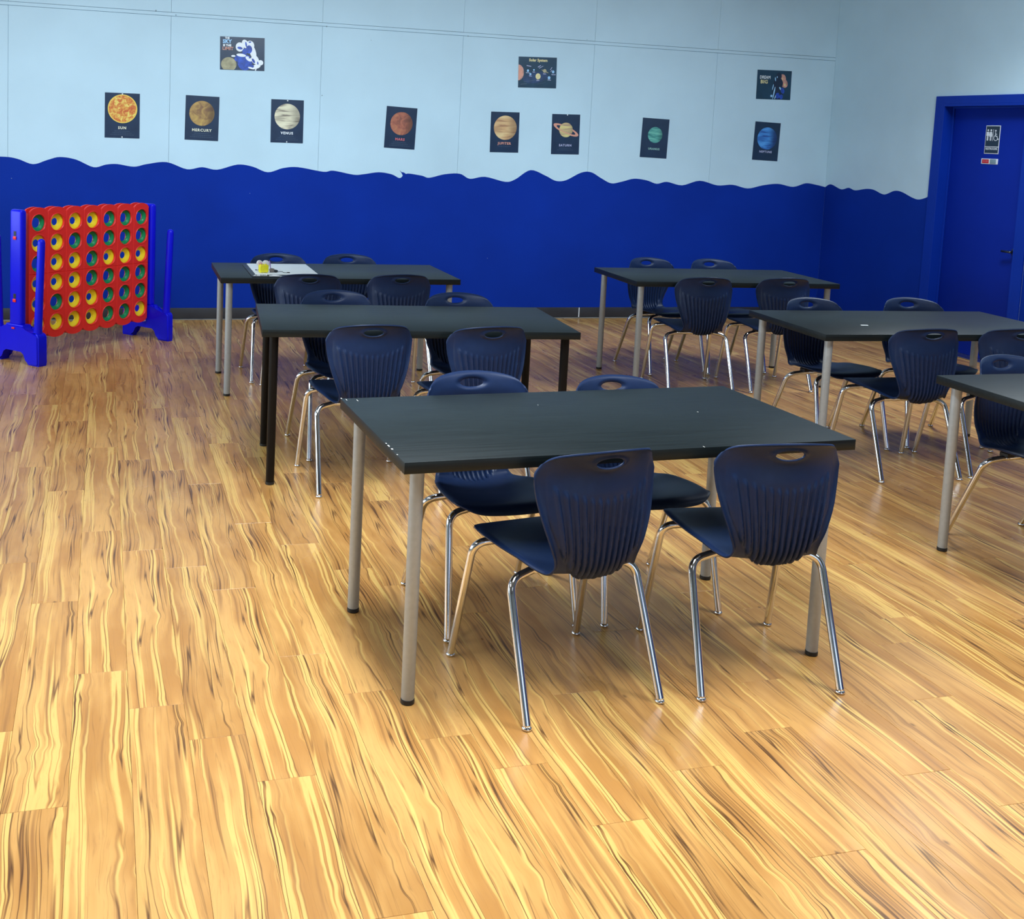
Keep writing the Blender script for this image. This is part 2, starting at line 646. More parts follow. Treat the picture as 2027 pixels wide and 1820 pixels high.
# fine scuffs and nail heads on the wall
rs = random.Random(5)
bm = bmesh.new()
for (x, z, r) in [(0.40, 2.545, .008), (1.79, 1.93, .005), (4.2, 2.55, .004), (-0.7, 1.15, .004), (1.2, 1.08, .003), (3.35, 0.55, .003), (2.2, 2.42, .003), (0.56, 2.52, .005), (1.81, 2.51, .006), (3.07, 2.51, .005)]:
    lathe(bm, [(0, 0), (r, 0), (r * .6, .0012), (0, .0014)], 8)
    for v in list(bm.verts)[-18:]:
        v.co = Vector((v.co.x + x, BV - 0.0005 - v.co.z, v.co.y + z))
bm_obj('nail_heads', bm, 'sign_grey', wb)['kind'] = 'stuff'

# baseboard
bb = tag(boxo('baseboard_back', (LU, RU, BV - 0.011, BV - 0.0012, 0.004, 0.102), 'rubber_base', None, bev=0.003), kind='structure')
boxo('toe_bead', (LU, RU, BV - 0.02, BV - 0.0112, 0.0005, 0.009), 'base_seal', bb, bev=0.002)
boxo('joint_mark', (4.266, 4.2745, BV - 0.0125, BV - 0.0112, 0.012, 0.1), 'white_plastic', bb)

# right wall with door opening (v from DY0 to DY1)
DY0, DY1, DZ = 7.03, 7.95, 2.075
bm = bmesh.new()
box(bm, RU, RU + .16, DY1, BV + 0.012, -0.06, CZ)
box(bm, RU, RU + .16, FV, DY0, -0.06, CZ)
box(bm, RU, RU + .16, DY0, DY1, DZ, CZ)
wr = tag(bm_obj('wall_right', bm, 'wall_paint'), kind='structure')
bm = bmesh.new()
film(bm, smooth_line(WAVE_R), lambda a, b, d: (RU - d, a, b))
bm_obj('painted_band', bm, 'wall_blue', wr)
WR2 = [(6.944, 1.29), (6.8, 1.26), (6.6, 1.31), (6.35, 1.27), (6.1, 1.32), (5.8, 1.26), (5.5, 1.31), (5.2, 1.27), (4.8, 1.32), (4.4, 1.26), (4.0, 1.31), (3.4, 1.27), (2.8, 1.31), (2.0, 1.27), (1.0, 1.3), (FV + .01, 1.28)]
bm = bmesh.new()
film(bm, smooth_line(WR2), lambda a, b, d: (RU - d, a, b))
bm_obj('painted_band', bm, 'wall_blue', wr)
for (a, b) in ((8.04, BV - .012), (FV, 6.942)):
    tag(boxo('baseboard_right', (RU - 0.011, RU - 0.0012, a, b, 0.004, 0.102), 'rubber_base', None, bev=0.003), kind='structure')

# door
door = tag(empty('door_1', (RU, (DY0 + DY1) / 2, 0)), kind='structure')


def dbox(name, b, m, par=door, bev=0.0):
    """b: x0,x1 relative to wall plane (negative = into the room), y0,y1 world, z0,z1"""
    yc = (DY0 + DY1) / 2
    return boxo(name, (b[0], b[1], b[2] - yc, b[3] - yc, b[4], b[5]), m, par, bev)


dbox('door_leaf', (0.088, 0.132, DY0 + .028, DY1 - .028, 0.012, DZ - .030), 'door_blue', bev=.0015)
bm = bmesh.new()
yc = (DY0 + DY1) / 2
f = 0.006
for b in ((-0.014, 0.158, DY1 - .022, DY1 - .0005, 0.0, DZ - .0005), (-0.014, .158, DY0 + .0005, DY0 + .022, 0, DZ - .0005), (-0.014, .158, DY0 + .022, DY1 - .022, DZ - .022, DZ - .0005),
          (-0.014, -0.0012, DY1 - .001, DY1 + .0855, 0, DZ + .065), (-0.014, -0.0012, DY0 - .0855, DY0 + .001, 0, DZ + .065), (-0.014, -0.0012, DY0 + .001, DY1 - .001, DZ - .001, DZ + .065),
          (0.072, 0.087, DY1 - .036, DY1 - .022, 0, DZ - .022), (0.072, .087, DY0 + .022, DY0 + .036, 0, DZ - .022), (0.072, .087, DY0 + .036, DY1 - .036, DZ - .036, DZ - .022)):
    box(bm, b[0], b[1], b[2] - yc, b[3] - yc, b[4], b[5], bev=.0012, seg=1)
bm_obj('door_frame', bm, 'frame_blue', door, angle=30)
dbox('threshold', (-0.03, 0.15, DY0 + .022, DY1 - .022, 0.0005, 0.011), 'aluminium', bev=.003)
hd = empty('door_handle', (0.088, DY0 + .105 - yc, 0.912), parent=door)
bm = bmesh.new()
lathe(bm, [(0, 0.0), (.026, 0), (.030, .003), (.030, .009), (.022, .012), (.010, .014), (.010, .045), (0, .046)], 20)
for v in bm.verts:
    v.co = Vector((-v.co.z, v.co.x, v.co.y))
bm_obj('rose', bm, 'steel_dark', hd, angle=40)
bm = bmesh.new()
tube(bm, round_path([(-.03, 0, 0), (-.048, 0.0, 0), (-.05, .085, 0.0)], .015, 5), [.009] * 8 + [.007], 10)
bm_obj('lever', bm, 'steel_dark', hd, smooth=True)

# ceiling, left wall, wall behind the camera with daylight windows
tag(boxo('ceiling', (LU - .1, RU + .16, FV - .15, BV + .15, CZ, CZ + .1), 'ceiling'), kind='structure')
tag(boxo('wall_left', (LU - .12, LU, FV, BV + .012, -0.06, CZ), 'wall_paint'), kind='structure')
bm = bmesh.new()
for b in ((LU - .1, -1.7, 0, CZ), (4.9, RU + .1, 0, CZ), (-1.7, 4.9, 0, .35), (-1.7, 4.9, 2.65, CZ)):
    box(bm, b[0], b[1], FV - .14, FV, b[2], b[3])
wf = tag(bm_obj('wall_front', bm, 'wall_paint'), kind='structure')
bm = bmesh.new()
for x in (-1.7, 0.5, 2.7, 4.84):
    box(bm, x, x + .06, FV - .1, FV - .04, .35, 2.65)
box(bm, -1.7, 4.9, FV - .1, FV - .04, .35, .41)
box(bm, -1.7, 4.9, FV - .1, FV - .04, 2.59, 2.65)
tag(bm_obj('window_1', bm, 'aluminium'), kind='structure')

# ------------------------------------------------------------------ table
TB_T = 0.034
TZ = 0.735


def make_table(name, leg_mat, sx=1.4995, sy=.7495):
    t = empty(name)
    bm = bmesh.new()
    box(bm, -.75, .75, -.375, .375, TZ - TB_T, TZ, bev=0.0012, seg=2)
    bm_obj('table_top', bm, 'table_wood', t, angle=40)
    for i, (a, b) in enumerate(((-1, 1), (-1, -1), (1, -1), (1, 1))):
        cx, cy = a * (.75 - .057), b * (.375 - .057)
        bm = bmesh.new()
        lathe(bm, [(0, .014), (.0185, .014), (.0195, .016), (.0208, TZ - TB_T - .004), (.0208, TZ - TB_T - .0002), (0, TZ - TB_T - .0002)], 28)
        lg = bm_obj('leg', bm, leg_mat, t, angle=40, loc=(cx, cy, 0))
        bm = bmesh.new()
        lathe(bm, [(0, 0.0003), (.0185, 0.0003), (.0205, .002), (.0205, .0135), (.019, .0139), (0, .0139)], 24)
        bm_obj('foot_cap', bm, 'cap_black', lg, angle=40)
        bm = bmesh.new()
        box(bm, -.035, .035, -.035, .035, TZ - TB_T - .003, TZ - TB_T - .0001, bev=.001, seg=1)
        bm_obj('mounting_plate', bm, leg_mat, lg)
    return t


tbl = make_table('table', 'leg_silver')
tbl_tree = tree_of(tbl)
tblk = make_table('table', 'leg_black')
TABLES = [
    ('A', 1.551, 3.304, 2.01, 'large black table with grey legs in front, nearest the camera'),
    ('B', 1.482, 5.265, -5.27, 'black table on round black legs, second in the left file'),
    ('C', 1.445, 7.054, -1.04, 'black table with grey legs by the blue wall carrying a white board'),
    ('D', 4.160, 6.959, -2.86, 'black table with grey legs at the far right, bare, before the wall corner'),
    ('E', 4.236, 5.058, -2.86, 'black table with grey legs before the blue door, a white scrap on top'),
    ('F', 4.091, 3.423, -0.61, 'black table cut off by the right edge, one full grey leg in view'),
]
TROOT = {}
used = False
for key, x, y, a, lab in TABLES:
    if key == 'B':
        o = tblk
    elif not used:
        o = tbl
        used = True
    else:
        o = copy_tree(tbl, tbl_tree)
    o.location = (x, y, 0)
    o.rotation_euler = (0, 0, math.radians(a))
    tag(o, lab, 'table', 'black rectangular tables')
    TROOT[key] = o
# worn spots along the left edge of the front table
bm = bmesh.new()
for (x, y, l, w) in ((-.7495, -.215, .016, .004), (-.7492, -.245, .010, .005), (-.749, -.185, .008, .003), (-.7495, -.30, .006, .003), (-.735, .345, .018, .002), (-.70, .33, .02, .002), (-.7485, .37, .010, .004), (.2, -.3745, .01, .002), (.42, .02, .007, .003), (-.1, .19, .005, .002)):
    box(bm, x, x + w, y, y + l, TZ - .0006, TZ + .0003)
bm_obj('edge_chips', bm, 'chip', TROOT['A'])['kind'] = 'stuff'

# ------------------------------------------------------------------ chair
KN = np.array([
    # y,    z,    hw,   curl_y, curl_z
    (-.012, .788, .199, .058, .000),
    (.004, .756, .2035, .064, .000),
    (.017, .702, .203, .064, .000),
    (.023, .640, .1965, .050, .000),
    (.026, .570, .180, .028, .000),
    (.029, .500, .156, .013, .000),
    (.036, .445, .138, .012, .004),
    (.062, .411, .146, .006, .010),
    (.110, .400, .164, .000, .022),
    (.170, .403, .185, .000, .033),
    (.240, .411, .199, .000, .030),
    (.320, .424, .206, .000, .020),
    (.400, .434, .204, .000, .009),
    (.450, .432, .196, .000, .001),
    (.478, .416, .188, .000, -.003)])


def chair_grid():
    P = KN
    seg = 24
    fine = []
    for i in range(len(P) - 1):
        a = P[max(i - 1, 0)]
        b, c = P[i], P[i + 1]
        d = P[min(i + 2, len(P) - 1)]
        for k in range(seg):
            t = k / seg
            fine.append(0.5 * ((2 * b) + (c - a) * t + (2 * a - 5 * b + 4 * c - d) * t * t + (3 * b - a - 3 * c + d) * t ** 3))
    fine.append(P[-1])
    fine = np.array(fine)
    ds = np.hypot(np.diff(fine[:, 0]), np.diff(fine[:, 1]))
    S = np.concatenate([[0], np.cumsum(ds)])
    return fine, S


def make_shell():
    fine, S = chair_grid()
    ST = S[-1]
    NC = 161
    ws = np.concatenate([np.linspace(0, .085, 25)[:-1], np.linspace(.085, .44, 44)[:-1], np.linspace(.44, 1.0, 1 + int((ST - .44) / .0165)) * 1])
    rows_s = np.concatenate([np.linspace(0, .085, 25)[:-1], np.linspace(.085, .44, 46)[:-1], np.linspace(.44, ST, 24)])
    w_ = rows_s / ST
    ts = np.linspace(-1, 1, NC)
    T, Wd = np.meshgrid(ts, w_)
    s0 = .034 * np.abs(T) ** 2.2 + .040 * np.abs(T) ** 10
    s1 = ST - .012 * np.abs(T) ** 2 - .052 * np.abs(T) ** 7
    # keep rows undisturbed in the middle, remap near both ends
    s_nom = Wd * ST
    Sg = s_nom + s0 * np.clip(1 - s_nom / .16, 0, 1) - (ST - s1) * np.clip(1 - (ST - s_nom) / .16, 0, 1)
    f = lambda col: np.interp(Sg, S, fine[:, col])
    yc, zc, hw, cy, cz = f(0), f(1), f(2), f(3), f(4)
    X = T * hw
    # rounder corners
    X = X * (1 - .06 * np.clip(1 - s_nom / .05, 0, 1) ** 2 * np.abs(T) ** 4)
    cur = np.abs(T) ** 2.1
    Y = yc + cy * cur
    Z = zc + cz * cur
    # tangent / rear normal of centre line
    ty = np.interp(Sg, S, np.gradient(fine[:, 0], S))
    tz = np.interp(Sg, S, np.gradient(fine[:, 1], S))
    nl = np.hypot(ty, tz)
    ny, nz = tz / nl, -ty / nl            # back: t=(0,-1) -> n=(-1,0) rearwards ; seat: t=(1,0) -> n=(0,-1) down
    sm = lambda v, a, b: (lambda t: t * t * (3 - 2 * t))(np.clip((v - a) / (b - a), 0, 1))
    fU = 1 - (X / (.170 * (1 - .14 * np.clip((Sg - .22) / .16, 0, 1)))) ** 2 - (np.clip(Sg - .12, 0, None) / .305) ** 2
    D = .016 * np.clip(fU, 0, 1) ** .38 * sm(Sg, .05, .15)
    # ribs
    q = X / (.150 * (1 - .30 * np.clip((Sg - .12) / .28, 0, 1.1)))
    r = np.abs(q * 6 - np.round(q * 6)) * 2
    start = .150 - .036 * np.clip(q, -1, 1) ** 2
    amp = sm(Sg, start, start + .012) * (.0065 + .0065 * np.clip((Sg - .15) / .2, 0, 1)) * (1 - sm(Sg, .43, .50)) * (np.abs(q) < 1.09) * sm(fU, -.06, .02)
    D = D + amp * np.clip(1 - r * 1.6, 0, 1)
    # handle dish
    hs, ha, hb = .044, .046, .0175
    e = np.sqrt((X / ha) ** 2 + ((Sg - hs) / hb) ** 2)
    D = D + .007 * np.exp(-np.clip(e - 1, 0, None) ** 2 / .09)
    D = D + .0075 * np.clip((np.abs(T) - .90) / .10, 0, 1) ** 2 * np.clip(s_nom / .05, .25, 1) * np.clip((ST - s_nom) / .05, .25, 1) + (1 - np.abs(T) ** 4) * (.006 * np.clip(1 - s_nom / .014, 0, 1) ** 2 + .008 * np.clip(1 - (ST - s_nom) / .03, 0, 1) ** 2)
    Y = Y + ny * D
    Z = Z + nz * D
    nr, nc = X.shape
    # hole: drop vertices inside, snap the rim
    inside = e < 1.0
    bm = bmesh.new()
    vid = {}
    lay = bm.verts.layers.float.new('s')
    fx = lambda arr, ss: np.interp(ss, S, arr)
    keepf = np.ones((nr - 1, nc - 1), bool)
    for i in range(nr - 1):
        for j in range(nc - 1):
            if inside[i:i + 2, j:j + 2].sum() >= 1:
                keepf[i, j] = False
    rim = np.zeros_like(inside)
    for i in range(nr):
        for j in range(nc):
            if inside[i, j]:
                continue
            nb = keepf[max(i - 1, 0):i + 1, max(j - 1, 0):j + 1]
            if nb.any() and not nb.all() and e[i, j] < 1.9:
                rim[i, j] = True
    for i in range(nr):
        for j in range(nc):
            if inside[i, j]:
                continue
            x, y, z = X[i, j], Y[i, j], Z[i, j]
            if rim[i, j]:
                sn = hs + (Sg[i, j] - hs) / e[i, j]
                x = x / e[i, j]
                cu_ = (abs(x) / np.interp(sn, S, fine[:, 2])) ** 2.1
                tyn, tzn = np.interp(sn, S, np.gradient(fine[:, 0], S)), np.interp(sn, S, np.gradient(fine[:, 1], S))
                ln_ = math.hypot(tyn, tzn)
                y = np.interp(sn, S, fine[:, 0]) + np.interp(sn, S, fine[:, 3]) * cu_ + tzn / ln_ * .007
                z = np.interp(sn, S, fine[:, 1]) - tyn / ln_ * .007
            v = bm.verts.new((x, y, z))
            v[lay] = Sg[i, j]
            vid[(i, j)] = v
    for i in range(nr - 1):
        for j in range(nc - 1):
            if keepf[i, j]:
                try:
                    bm.faces.new((vid[(i, j)], vid[(i, j + 1)], vid[(i + 1, j + 1)], vid[(i + 1, j)]))
                except ValueError:
                    pass
    loose = [v for v in bm.verts if not v.link_faces]
    bmesh.ops.delete(bm, geom=loose, context='VERTS')
    bmesh.ops.recalc_face_normals(bm, faces=bm.faces)
    me = bpy.data.meshes.new('shell')
    bm.to_mesh(me)
    bm.free()
    tmp = bpy.data.objects.new('tmp', me)
    C.objects.link(tmp)
    md = tmp.modifiers.new('s', 'SOLIDIFY')
    md.thickness = .0058
    md.offset = 0
    md.use_even_offset = False
    md2 = tmp.modifiers.new('b', 'BEVEL')
    md2.width = .0012
    md2.segments = 1
    md2.limit_method = 'ANGLE'
    md2.angle_limit = math.radians(70)
    dg = bpy.context.evaluated_depsgraph_get()
    full = bpy.data.meshes.new_from_object(tmp.evaluated_get(dg))
    bpy.data.objects.remove(tmp)
    full.polygons.foreach_set('use_smooth', [True] * len(full.polygons))
    full.set_sharp_from_angle(angle=math.radians(50))
    # split into backrest and seat at the bend
    out = []
    nrm = [tuple(v.normal) for v in full.vertices]
    sl = full.attributes['s'].data
    for part in (0, 1):
        b2 = bmesh.new()
        b2.from_mesh(full)
        l2 = b2.verts.layers.float['s']
        cut = .385
        dele = [fc for fc in b2.faces if (sum(v[l2] for v in fc.verts) / len(fc.verts) > cut) == (part == 0)]
        bmesh.ops.delete(b2, geom=dele, context='FACES')
        m2 = bpy.data.meshes.new(('backrest', 'seat')[part])
        b2.to_mesh(m2)
        b2.free()
        m2.materials.clear()
        m2.materials.append(MATS['navy'])
        out.append(m2)
    return out


def make_chair():
    root = empty('chair')
    backm, seatm = make_shell()
    link('backrest', backm, 'navy', root)
    link('seat', seatm, 'navy', root)
    R = .0125
    for rear in (True, False):
        for s in (-1, 1):
            bm = bmesh.new()
            if rear:
                path = [(s * .2255, .002, .010), (s * .213, .150, .365), (s * .165, .172, .3875), (s * .12, .172, .3875)]
                path = [Vector((s * .2255, .002, .012)), Vector((s * .2165, .155, .372)), Vector((s * .13, .175, .3865))]
            else:
                path = [Vector((s * .233, .476, .012)), Vector((s * .214, .392, .398)), Vector((s * .13, .372, .408))]
            pp = round_path(path, .062, 10)
            tube(bm, pp, R, 16)
            lg = bm_obj('leg', bm, 'chrome', root, angle=50)
            bm = bmesh.new()
            x, y = path[0].x, path[0].y
            lathe(bm, [(0, 0.0002), (.0105, 0.0002), (.0145, .003), (.0150, .006), (.0125, .010), (.0100, .012), (.0105, .019), (0, .019)], 20, (x, y, 0))
            bm_obj('glide', bm, 'chrome', lg, angle=50)
        bm = bmesh.new()
        y, z = (.175, .3865) if rear else (.372, .408)
        tube(bm, [(-.131, y, z), (.131, y, z)], R * .995, 16)
        bm_obj('cross_bar', bm, 'chrome', root, smooth=True)
        for s in (-1, 1):
            bm = bmesh.new()
            if rear:
                box(bm, s * .115 - .02, s * .115 + .02, y - .022, y + .022, z + .004, z + .024, bev=.003, seg=1)
            else:
                box(bm, s * .115 - .02, s * .115 + .02, y - .022, y + .022, z + .004, z + .022, bev=.003, seg=1)
            bm_obj('mount', bm, 'mount_black', root)
    return root


chair0 = make_chair()
ch_tree = tree_of(chair0)
CH = [
    ('A1', 1.382, 2.785, 8.5, 1, 'navy plastic chair front left, back to camera, nearest of all chairs'),
    ('A2', 1.959, 2.784, -5.5, 1, 'navy plastic chair front right at the nearest table, back to camera'),
    ('A3', 1.307, 3.803, 183.1, 1, 'navy chair on the far side of the nearest table, left one, facing camera'),
    ('A4', 1.865, 3.80, 182.9, .968, 'navy chair on the far side of the nearest table, right one, mostly hidden'),
    ('B1', 1.178, 4.797, 1.4, 1, 'navy chair, left one on the near side of the black-legged table'),
    ('B2', 1.725, 4.733, 5.5, 1, 'navy chair, right one on the near side of the black-legged table'),
    ('B3', 1.196, 5.839, 185.0, 1, 'navy chair facing camera behind the black-legged table, left one'),
    ('B4', 1.861, 5.756, 182.1, 1, 'navy chair facing camera behind the black-legged table, right one'),
    ('C1', 1.194, 6.513, -3.9, 1, 'navy chair with back to camera in front of the white board table, left one'),
    ('C2', 1.767, 6.522, 0.3, 1, 'navy chair with back to camera at the white board table, right one'),
    ('C3', 1.149, 7.561, 182.6, 1, 'navy chair against the blue wall just behind the white board and toy'),
    ('C4', 1.644, 7.572, 184.1, 1, 'navy chair by the blue wall behind the white board table, right one'),
    ('D1', 3.836, 6.477, -6.3, 1, 'navy chair with back to camera at the far right bare table, left one'),
    ('D2', 4.439, 6.471, -2.6, 1, 'navy chair with back to camera at the far right bare table, right one'),
    ('D3', 3.948, 7.581, 187.0, 1, 'navy chair by the blue wall behind the far right bare table, left one'),
    ('D4', 4.453, 7.537, 180.7, 1, 'navy chair by the blue wall behind the far right bare table, right one'),
    ('E1', 4.000, 4.592, -2.8, 1, 'navy chair with back to camera at the table before the door, left one'),
    ('E2', 4.532, 4.570, -6.5, 1, 'navy chair with back to camera cut by the right edge, before the door table'),
    ('E3', 3.960, 5.592, 183.5, 1, 'navy chair behind the table before the door, left one, top peeking over'),
    ('E4', 4.655, 5.593, 173.3, 1, 'navy chair behind the table before the door, right one, facing camera'),
    ('F3', 3.784, 3.935, 186.0, 1, 'navy chair facing camera at the table cut off by the right edge'),
]
for i, (k, x, y, a, s, lab) in enumerate(CH):
    o = chair0 if i == 0 else copy_tree(chair0, ch_tree)
    o.location = (x, y, 0)
    o.rotation_euler = (0, 0, math.radians(a))
    o.scale = (s, s, s)
    tag(o, lab, 'chair', 'navy plastic classroom chairs')

# ------------------------------------------------------------------ giant connect game
GA = math.radians(43.7)
game = tag(empty('giant_grid_game', (-0.50 + .03 * -math.sin(GA), 7.84 + .03 * math.cos(GA), 0), GA),
           'giant red and blue plastic disc-dropping game standing on the floor at left', 'game')
# local: x along the board, y away from camera side, z up
GX0, GDX, GZ0, GDZ, HR = 0.121, 0.1605, 0.934, 0.139, 0.057


def arc_scallop(x0, x1, z, h, n=8):
    return [(x0 + (x1 - x0) * k / n, z + h * math.sin(PI * k / n) ** .7) for k in range(n + 1)]


def game_panel(row0, row1, yf, yb):
    """panel with round holes; rows counted from the top"""
    bm = bmesh.new()
    xl, xr = GX0 - GDX / 2 + .004, GX0 + 6.5 * GDX - .004
    for r in range(row0, row1):
        for c in range(7):
            cx, cz = GX0 + c * GDX, GZ0 - r * GDZ
            x0, x1 = cx - GDX / 2, cx + GDX / 2
            if c == 0:
                x0 = xl
            if c == 6:
                x1 = xr
            z0, z1 = cz - GDZ / 2, cz + GDZ / 2
            n = 32
            outer = []
            angs = [2 * PI * (k + .5) / n for k in range(n)]
            for qx, qz in ((x1, z1), (x0, z1), (x0, z0), (x1, z0)):
                qa = math.atan2(qz - cz, qx - cx) % (2 * PI)
                kk = min(range(n), key=lambda k: abs(angs[k] - qa))
                angs[kk] = qa
            for k in range(n):
                a = angs[k]
                ca, sa = math.cos(a), math.sin(a)
                t = min((x1 - cx) / ca if ca > 1e-6 else (x0 - cx) / ca if ca < -1e-6 else 9, (z1 - cz) / sa if sa > 1e-6 else (z0 - cz) / sa if sa < -1e-6 else 9)
                px, pz = cx + ca * t, cz + sa * t
                if r == 0 and pz > z1 - 1e-5:
                    u = (px - x0) / (x1 - x0)
                    pz = z1 + .006 + .030 * max(0, math.sin(PI * u)) ** .6
                if r == 5 and pz < z0 + 1e-5:
                    u = (px - x0) / (x1 - x0)
                    pz = z0 - .006 - .030 * max(0, math.sin(PI * u)) ** .6
                outer.append((px, pz))
            # groove: cell edge slightly recessed
            rings = []
            top_seam, low_seam = r == 3, r == 2

            def seam_z(pz):
                return (top_seam and pz > z1 - 1e-5) or (low_seam and pz < z0 + 1e-5)

            def inner(px, pz):
                return (cx + (px - cx) * .955, cz + (pz - cz) * .965 if seam_z(pz) else pz)

            def dep(px, pz):
                return yf + (.0035 if seam_z(pz) or abs(px - x0) < 1e-5 or abs(px - x1) < 1e-5 else 0)

            for (pts, y) in (([(px, pz) for px, pz in outer], dep),
                             ([inner(px, pz) for px, pz in outer], yf),
                             ([(cx + HR * 1.13 * math.cos(2 * PI * (k + .5) / n), cz + HR * 1.13 * math.sin(2 * PI * (k + .5) / n)) for k in range(n)], yf),
                             ([(cx + HR * 1.06 * math.cos(2 * PI * (k + .5) / n), cz + HR * 1.06 * math.sin(2 * PI * (k + .5) / n)) for k in range(n)], yf - .003),
                             ([(cx + HR * math.cos(2 * PI * (k + .5) / n), cz + HR * math.sin(2 * PI * (k + .5) / n)) for k in range(n)], yf + .001),
                             ([(cx + HR * math.cos(2 * PI * (k + .5) / n), cz + HR * math.sin(2 * PI * (k + .5) / n)) for k in range(n)], yb),
                             ([(px, pz) for px, pz in outer], yb)):
                rings.append([bm.verts.new((p[0], y(*p) if callable(y) else y, p[1])) for p in pts])
            rings.append(rings[0])
            for a, b in zip(rings[:-1], rings[1:]):
                for k in range(n):
                    k2 = (k + 1) % n
                    bm.faces.new((a[k], a[k2], b[k2], b[k]))
    return bm


for name, r0, r1 in (('front_panel', 0, 3), ('front_panel', 3, 6)):
    bm_obj(name, game_panel(r0, r1, -.032, -.020), 'game_red', game, angle=35)
for name, r0, r1 in (('back_panel', 0, 3), ('back_panel', 3, 6)):
    bm_obj(name, game_panel(r0, r1, .020, .032), 'game_red', game, angle=35)
# column dividers between the two panels
for c in range(8):
    x = GX0 + (c - .5) * GDX + (.006 if c == 0 else -.006 if c == 7 else 0)
    boxo('divider', (x - .003, x + .003, -.0198, .0198, .178, 1.0), 'game_red', game)
boxo('release_bar', (GX0 - .07, GX0 + 6.45 * GDX, -.014, .014, .155, .166), 'game_blue', game, bev=.003)
boxo('lever_end', (GX0 + 6.15 * GDX, GX0 + 6.42 * GDX, -.026, -.016, .135, .172), 'white_plastic', game, bev=.003)


def game_stand(xc, side):
    """side -1 = outer face towards -x"""
    st = empty('stand', (xc, 0, 0), parent=game)
    # base: profile in (y,z) with an arch, feet and rounded shoulders, thickness in x
    prof = [(-.235, 0), (-.135, 0), (-.125, .035), (-.105, .075), (-.075, .092), (.075, .092), (.105, .075), (.125, .035), (.135, 0), (.235, 0),
            (.240, .02), (.236, .195), (.225, .213), (.205, .220), (.115, .222), (.092, .235), (.080, .26), (-.080, .26), (-.092, .235), (-.115, .222), (-.205, .220), (-.225, .213), (-.236, .195), (-.240, .02)]
    bm = bmesh.new()
    bx0, bx1 = (-.05, .034) if side < 0 else (-.006, .056)
    bc = (bx0 + bx1) / 2
    prism(bm, prof, bx0, bx1, lambda a, b, d: (d, a, b))
    bmesh.ops.bevel(bm, geom=[e for e in bm.edges if abs(e.verts[0].co.x - e.verts[1].co.x) < 1e-5], offset=.010, segments=3, affect='EDGES')
    bm_obj('base', bm, 'game_blue', st, angle=50)
    bm = bmesh.new()
    box(bm, -.022 + side * .018, .030 + side * .018, -.058, .058, .25, 1.030, bev=.020, seg=4)
    up = bm_obj('upright', bm, 'game_blue', st, angle=50)
    bm = bmesh.new()
    for s in (-1, 1):
        y0, y1 = s * .190, s * .218
        tube(bm, [(bc, y0, .214), (bc, y0 + s * .003, .25), (bc, y1, .825), (bc, y1, .842), (bc, y1, .850)], [.030, .027, .025, .021, .008], 18)
        bm_obj('disc_pole', bm, 'game_blue', st, angle=50)
        bm = bmesh.new()
    bm.free()
    for z in (.84, .42, .235):
        x = (-.0405 if side < 0 else .0485) if z > .3 else (-.0505 if side < 0 else .0565)
        boxo('peg', (min(x, x + side * .006), max(x, x + side * .006), -.014, .014, z - .011 * (1 if z > .3 else .5), z + .011 * (1 if z > .3 else .5)), 'game_red', st, bev=.002)
        if z > .3:
            boxo('slot', (min(x, x + side * .0012), max(x, x + side * .0012), -.012, .012, z + .014, z + .045), 'mount_black', st)
    return st


game_stand(-.008, -1)
game_stand(1.172, 1)

ROWS = ['GYYYGGG', 'YYGGGGG', 'GYYGYYY', 'YYYGGGG', 'YGYYGGG', 'YYYYGGY']


def disc_mesh(rin):
    bm = bmesh.new()
    ro = .0615
    prof = [(ro, -.017), (ro, .017), (ro - .004, .0185), (ro - .013, .0175), (rin + .006, .006), (rin, .003), (rin, -.003), (rin + .006, -.006), (ro - .013, -.0175), (ro - .004, -.0185), (ro, -.017)]
    lathe(bm, prof, 36)
    bmesh.ops.remove_doubles(bm, verts=bm.verts, dist=1e-6)
    for v in bm.verts:
        v.co = Vector((v.co.x, v.co.z, v.co.y))
    bmesh.ops.recalc_face_normals(bm, faces=bm.faces)
    me = bpy.data.meshes.new('ring_disc')
    bm.to_mesh(me)
    bm.free()
    me.polygons.foreach_set('use_smooth', [True] * len(me.polygons))
    me.set_sharp_from_angle(angle=math.radians(50))
    return me


dy, dgm = disc_mesh(.026), disc_mesh(.034)
dy.materials.append(MATS['game_yellow'])
dgm.materials.append(MATS['game_green'])
ORD = ['first', 'second', 'third', 'fourth', 'fifth', 'sixth', 'seventh']
RN = ['top row', 'second row from top', 'third row from top', 'third row from bottom', 'second row from bottom', 'bottom row']
gm = Matrix.Translation(game.location) @ Matrix.Rotation(GA, 4, 'Z')
for r in range(6):
    for c in range(7):
        ye = ROWS[r][c] == 'Y'
        o = bpy.data.objects.new('ring_disc', dy if ye else dgm)
        C.objects.link(o)
        o.location = gm @ Vector((GX0 + c * GDX, 0, GZ0 - r * GDZ))
        o.rotation_euler = (0, 0, GA)
        tag(o, ('yellow' if ye else 'green') + ' ring disc in the ' + RN[r] + ', ' + ORD[c] + ' column from left', 'disc', 'ring discs in the giant game')

# ------------------------------------------------------------------ posters


def text_mesh(body, size, bold=0.0, align='CENTER', xs=1.0, spacing=1.0):
    cu = bpy.data.curves.new('t', 'FONT')
    cu.body = body
    cu.size = size
    cu.align_x = align
    cu.align_y = 'CENTER'
    cu.offset = bold
    cu.space_character = spacing
    cu.resolution_u = 2
    t = bpy.data.objects.new('t', cu)
    C.objects.link(t)
    bpy.context.view_layer.update()
    dg = bpy.context.evaluated_depsgraph_get()
    me = bpy.data.meshes.new_from_object(t.evaluated_get(dg))
    bpy.data.objects.remove(t)
    return me


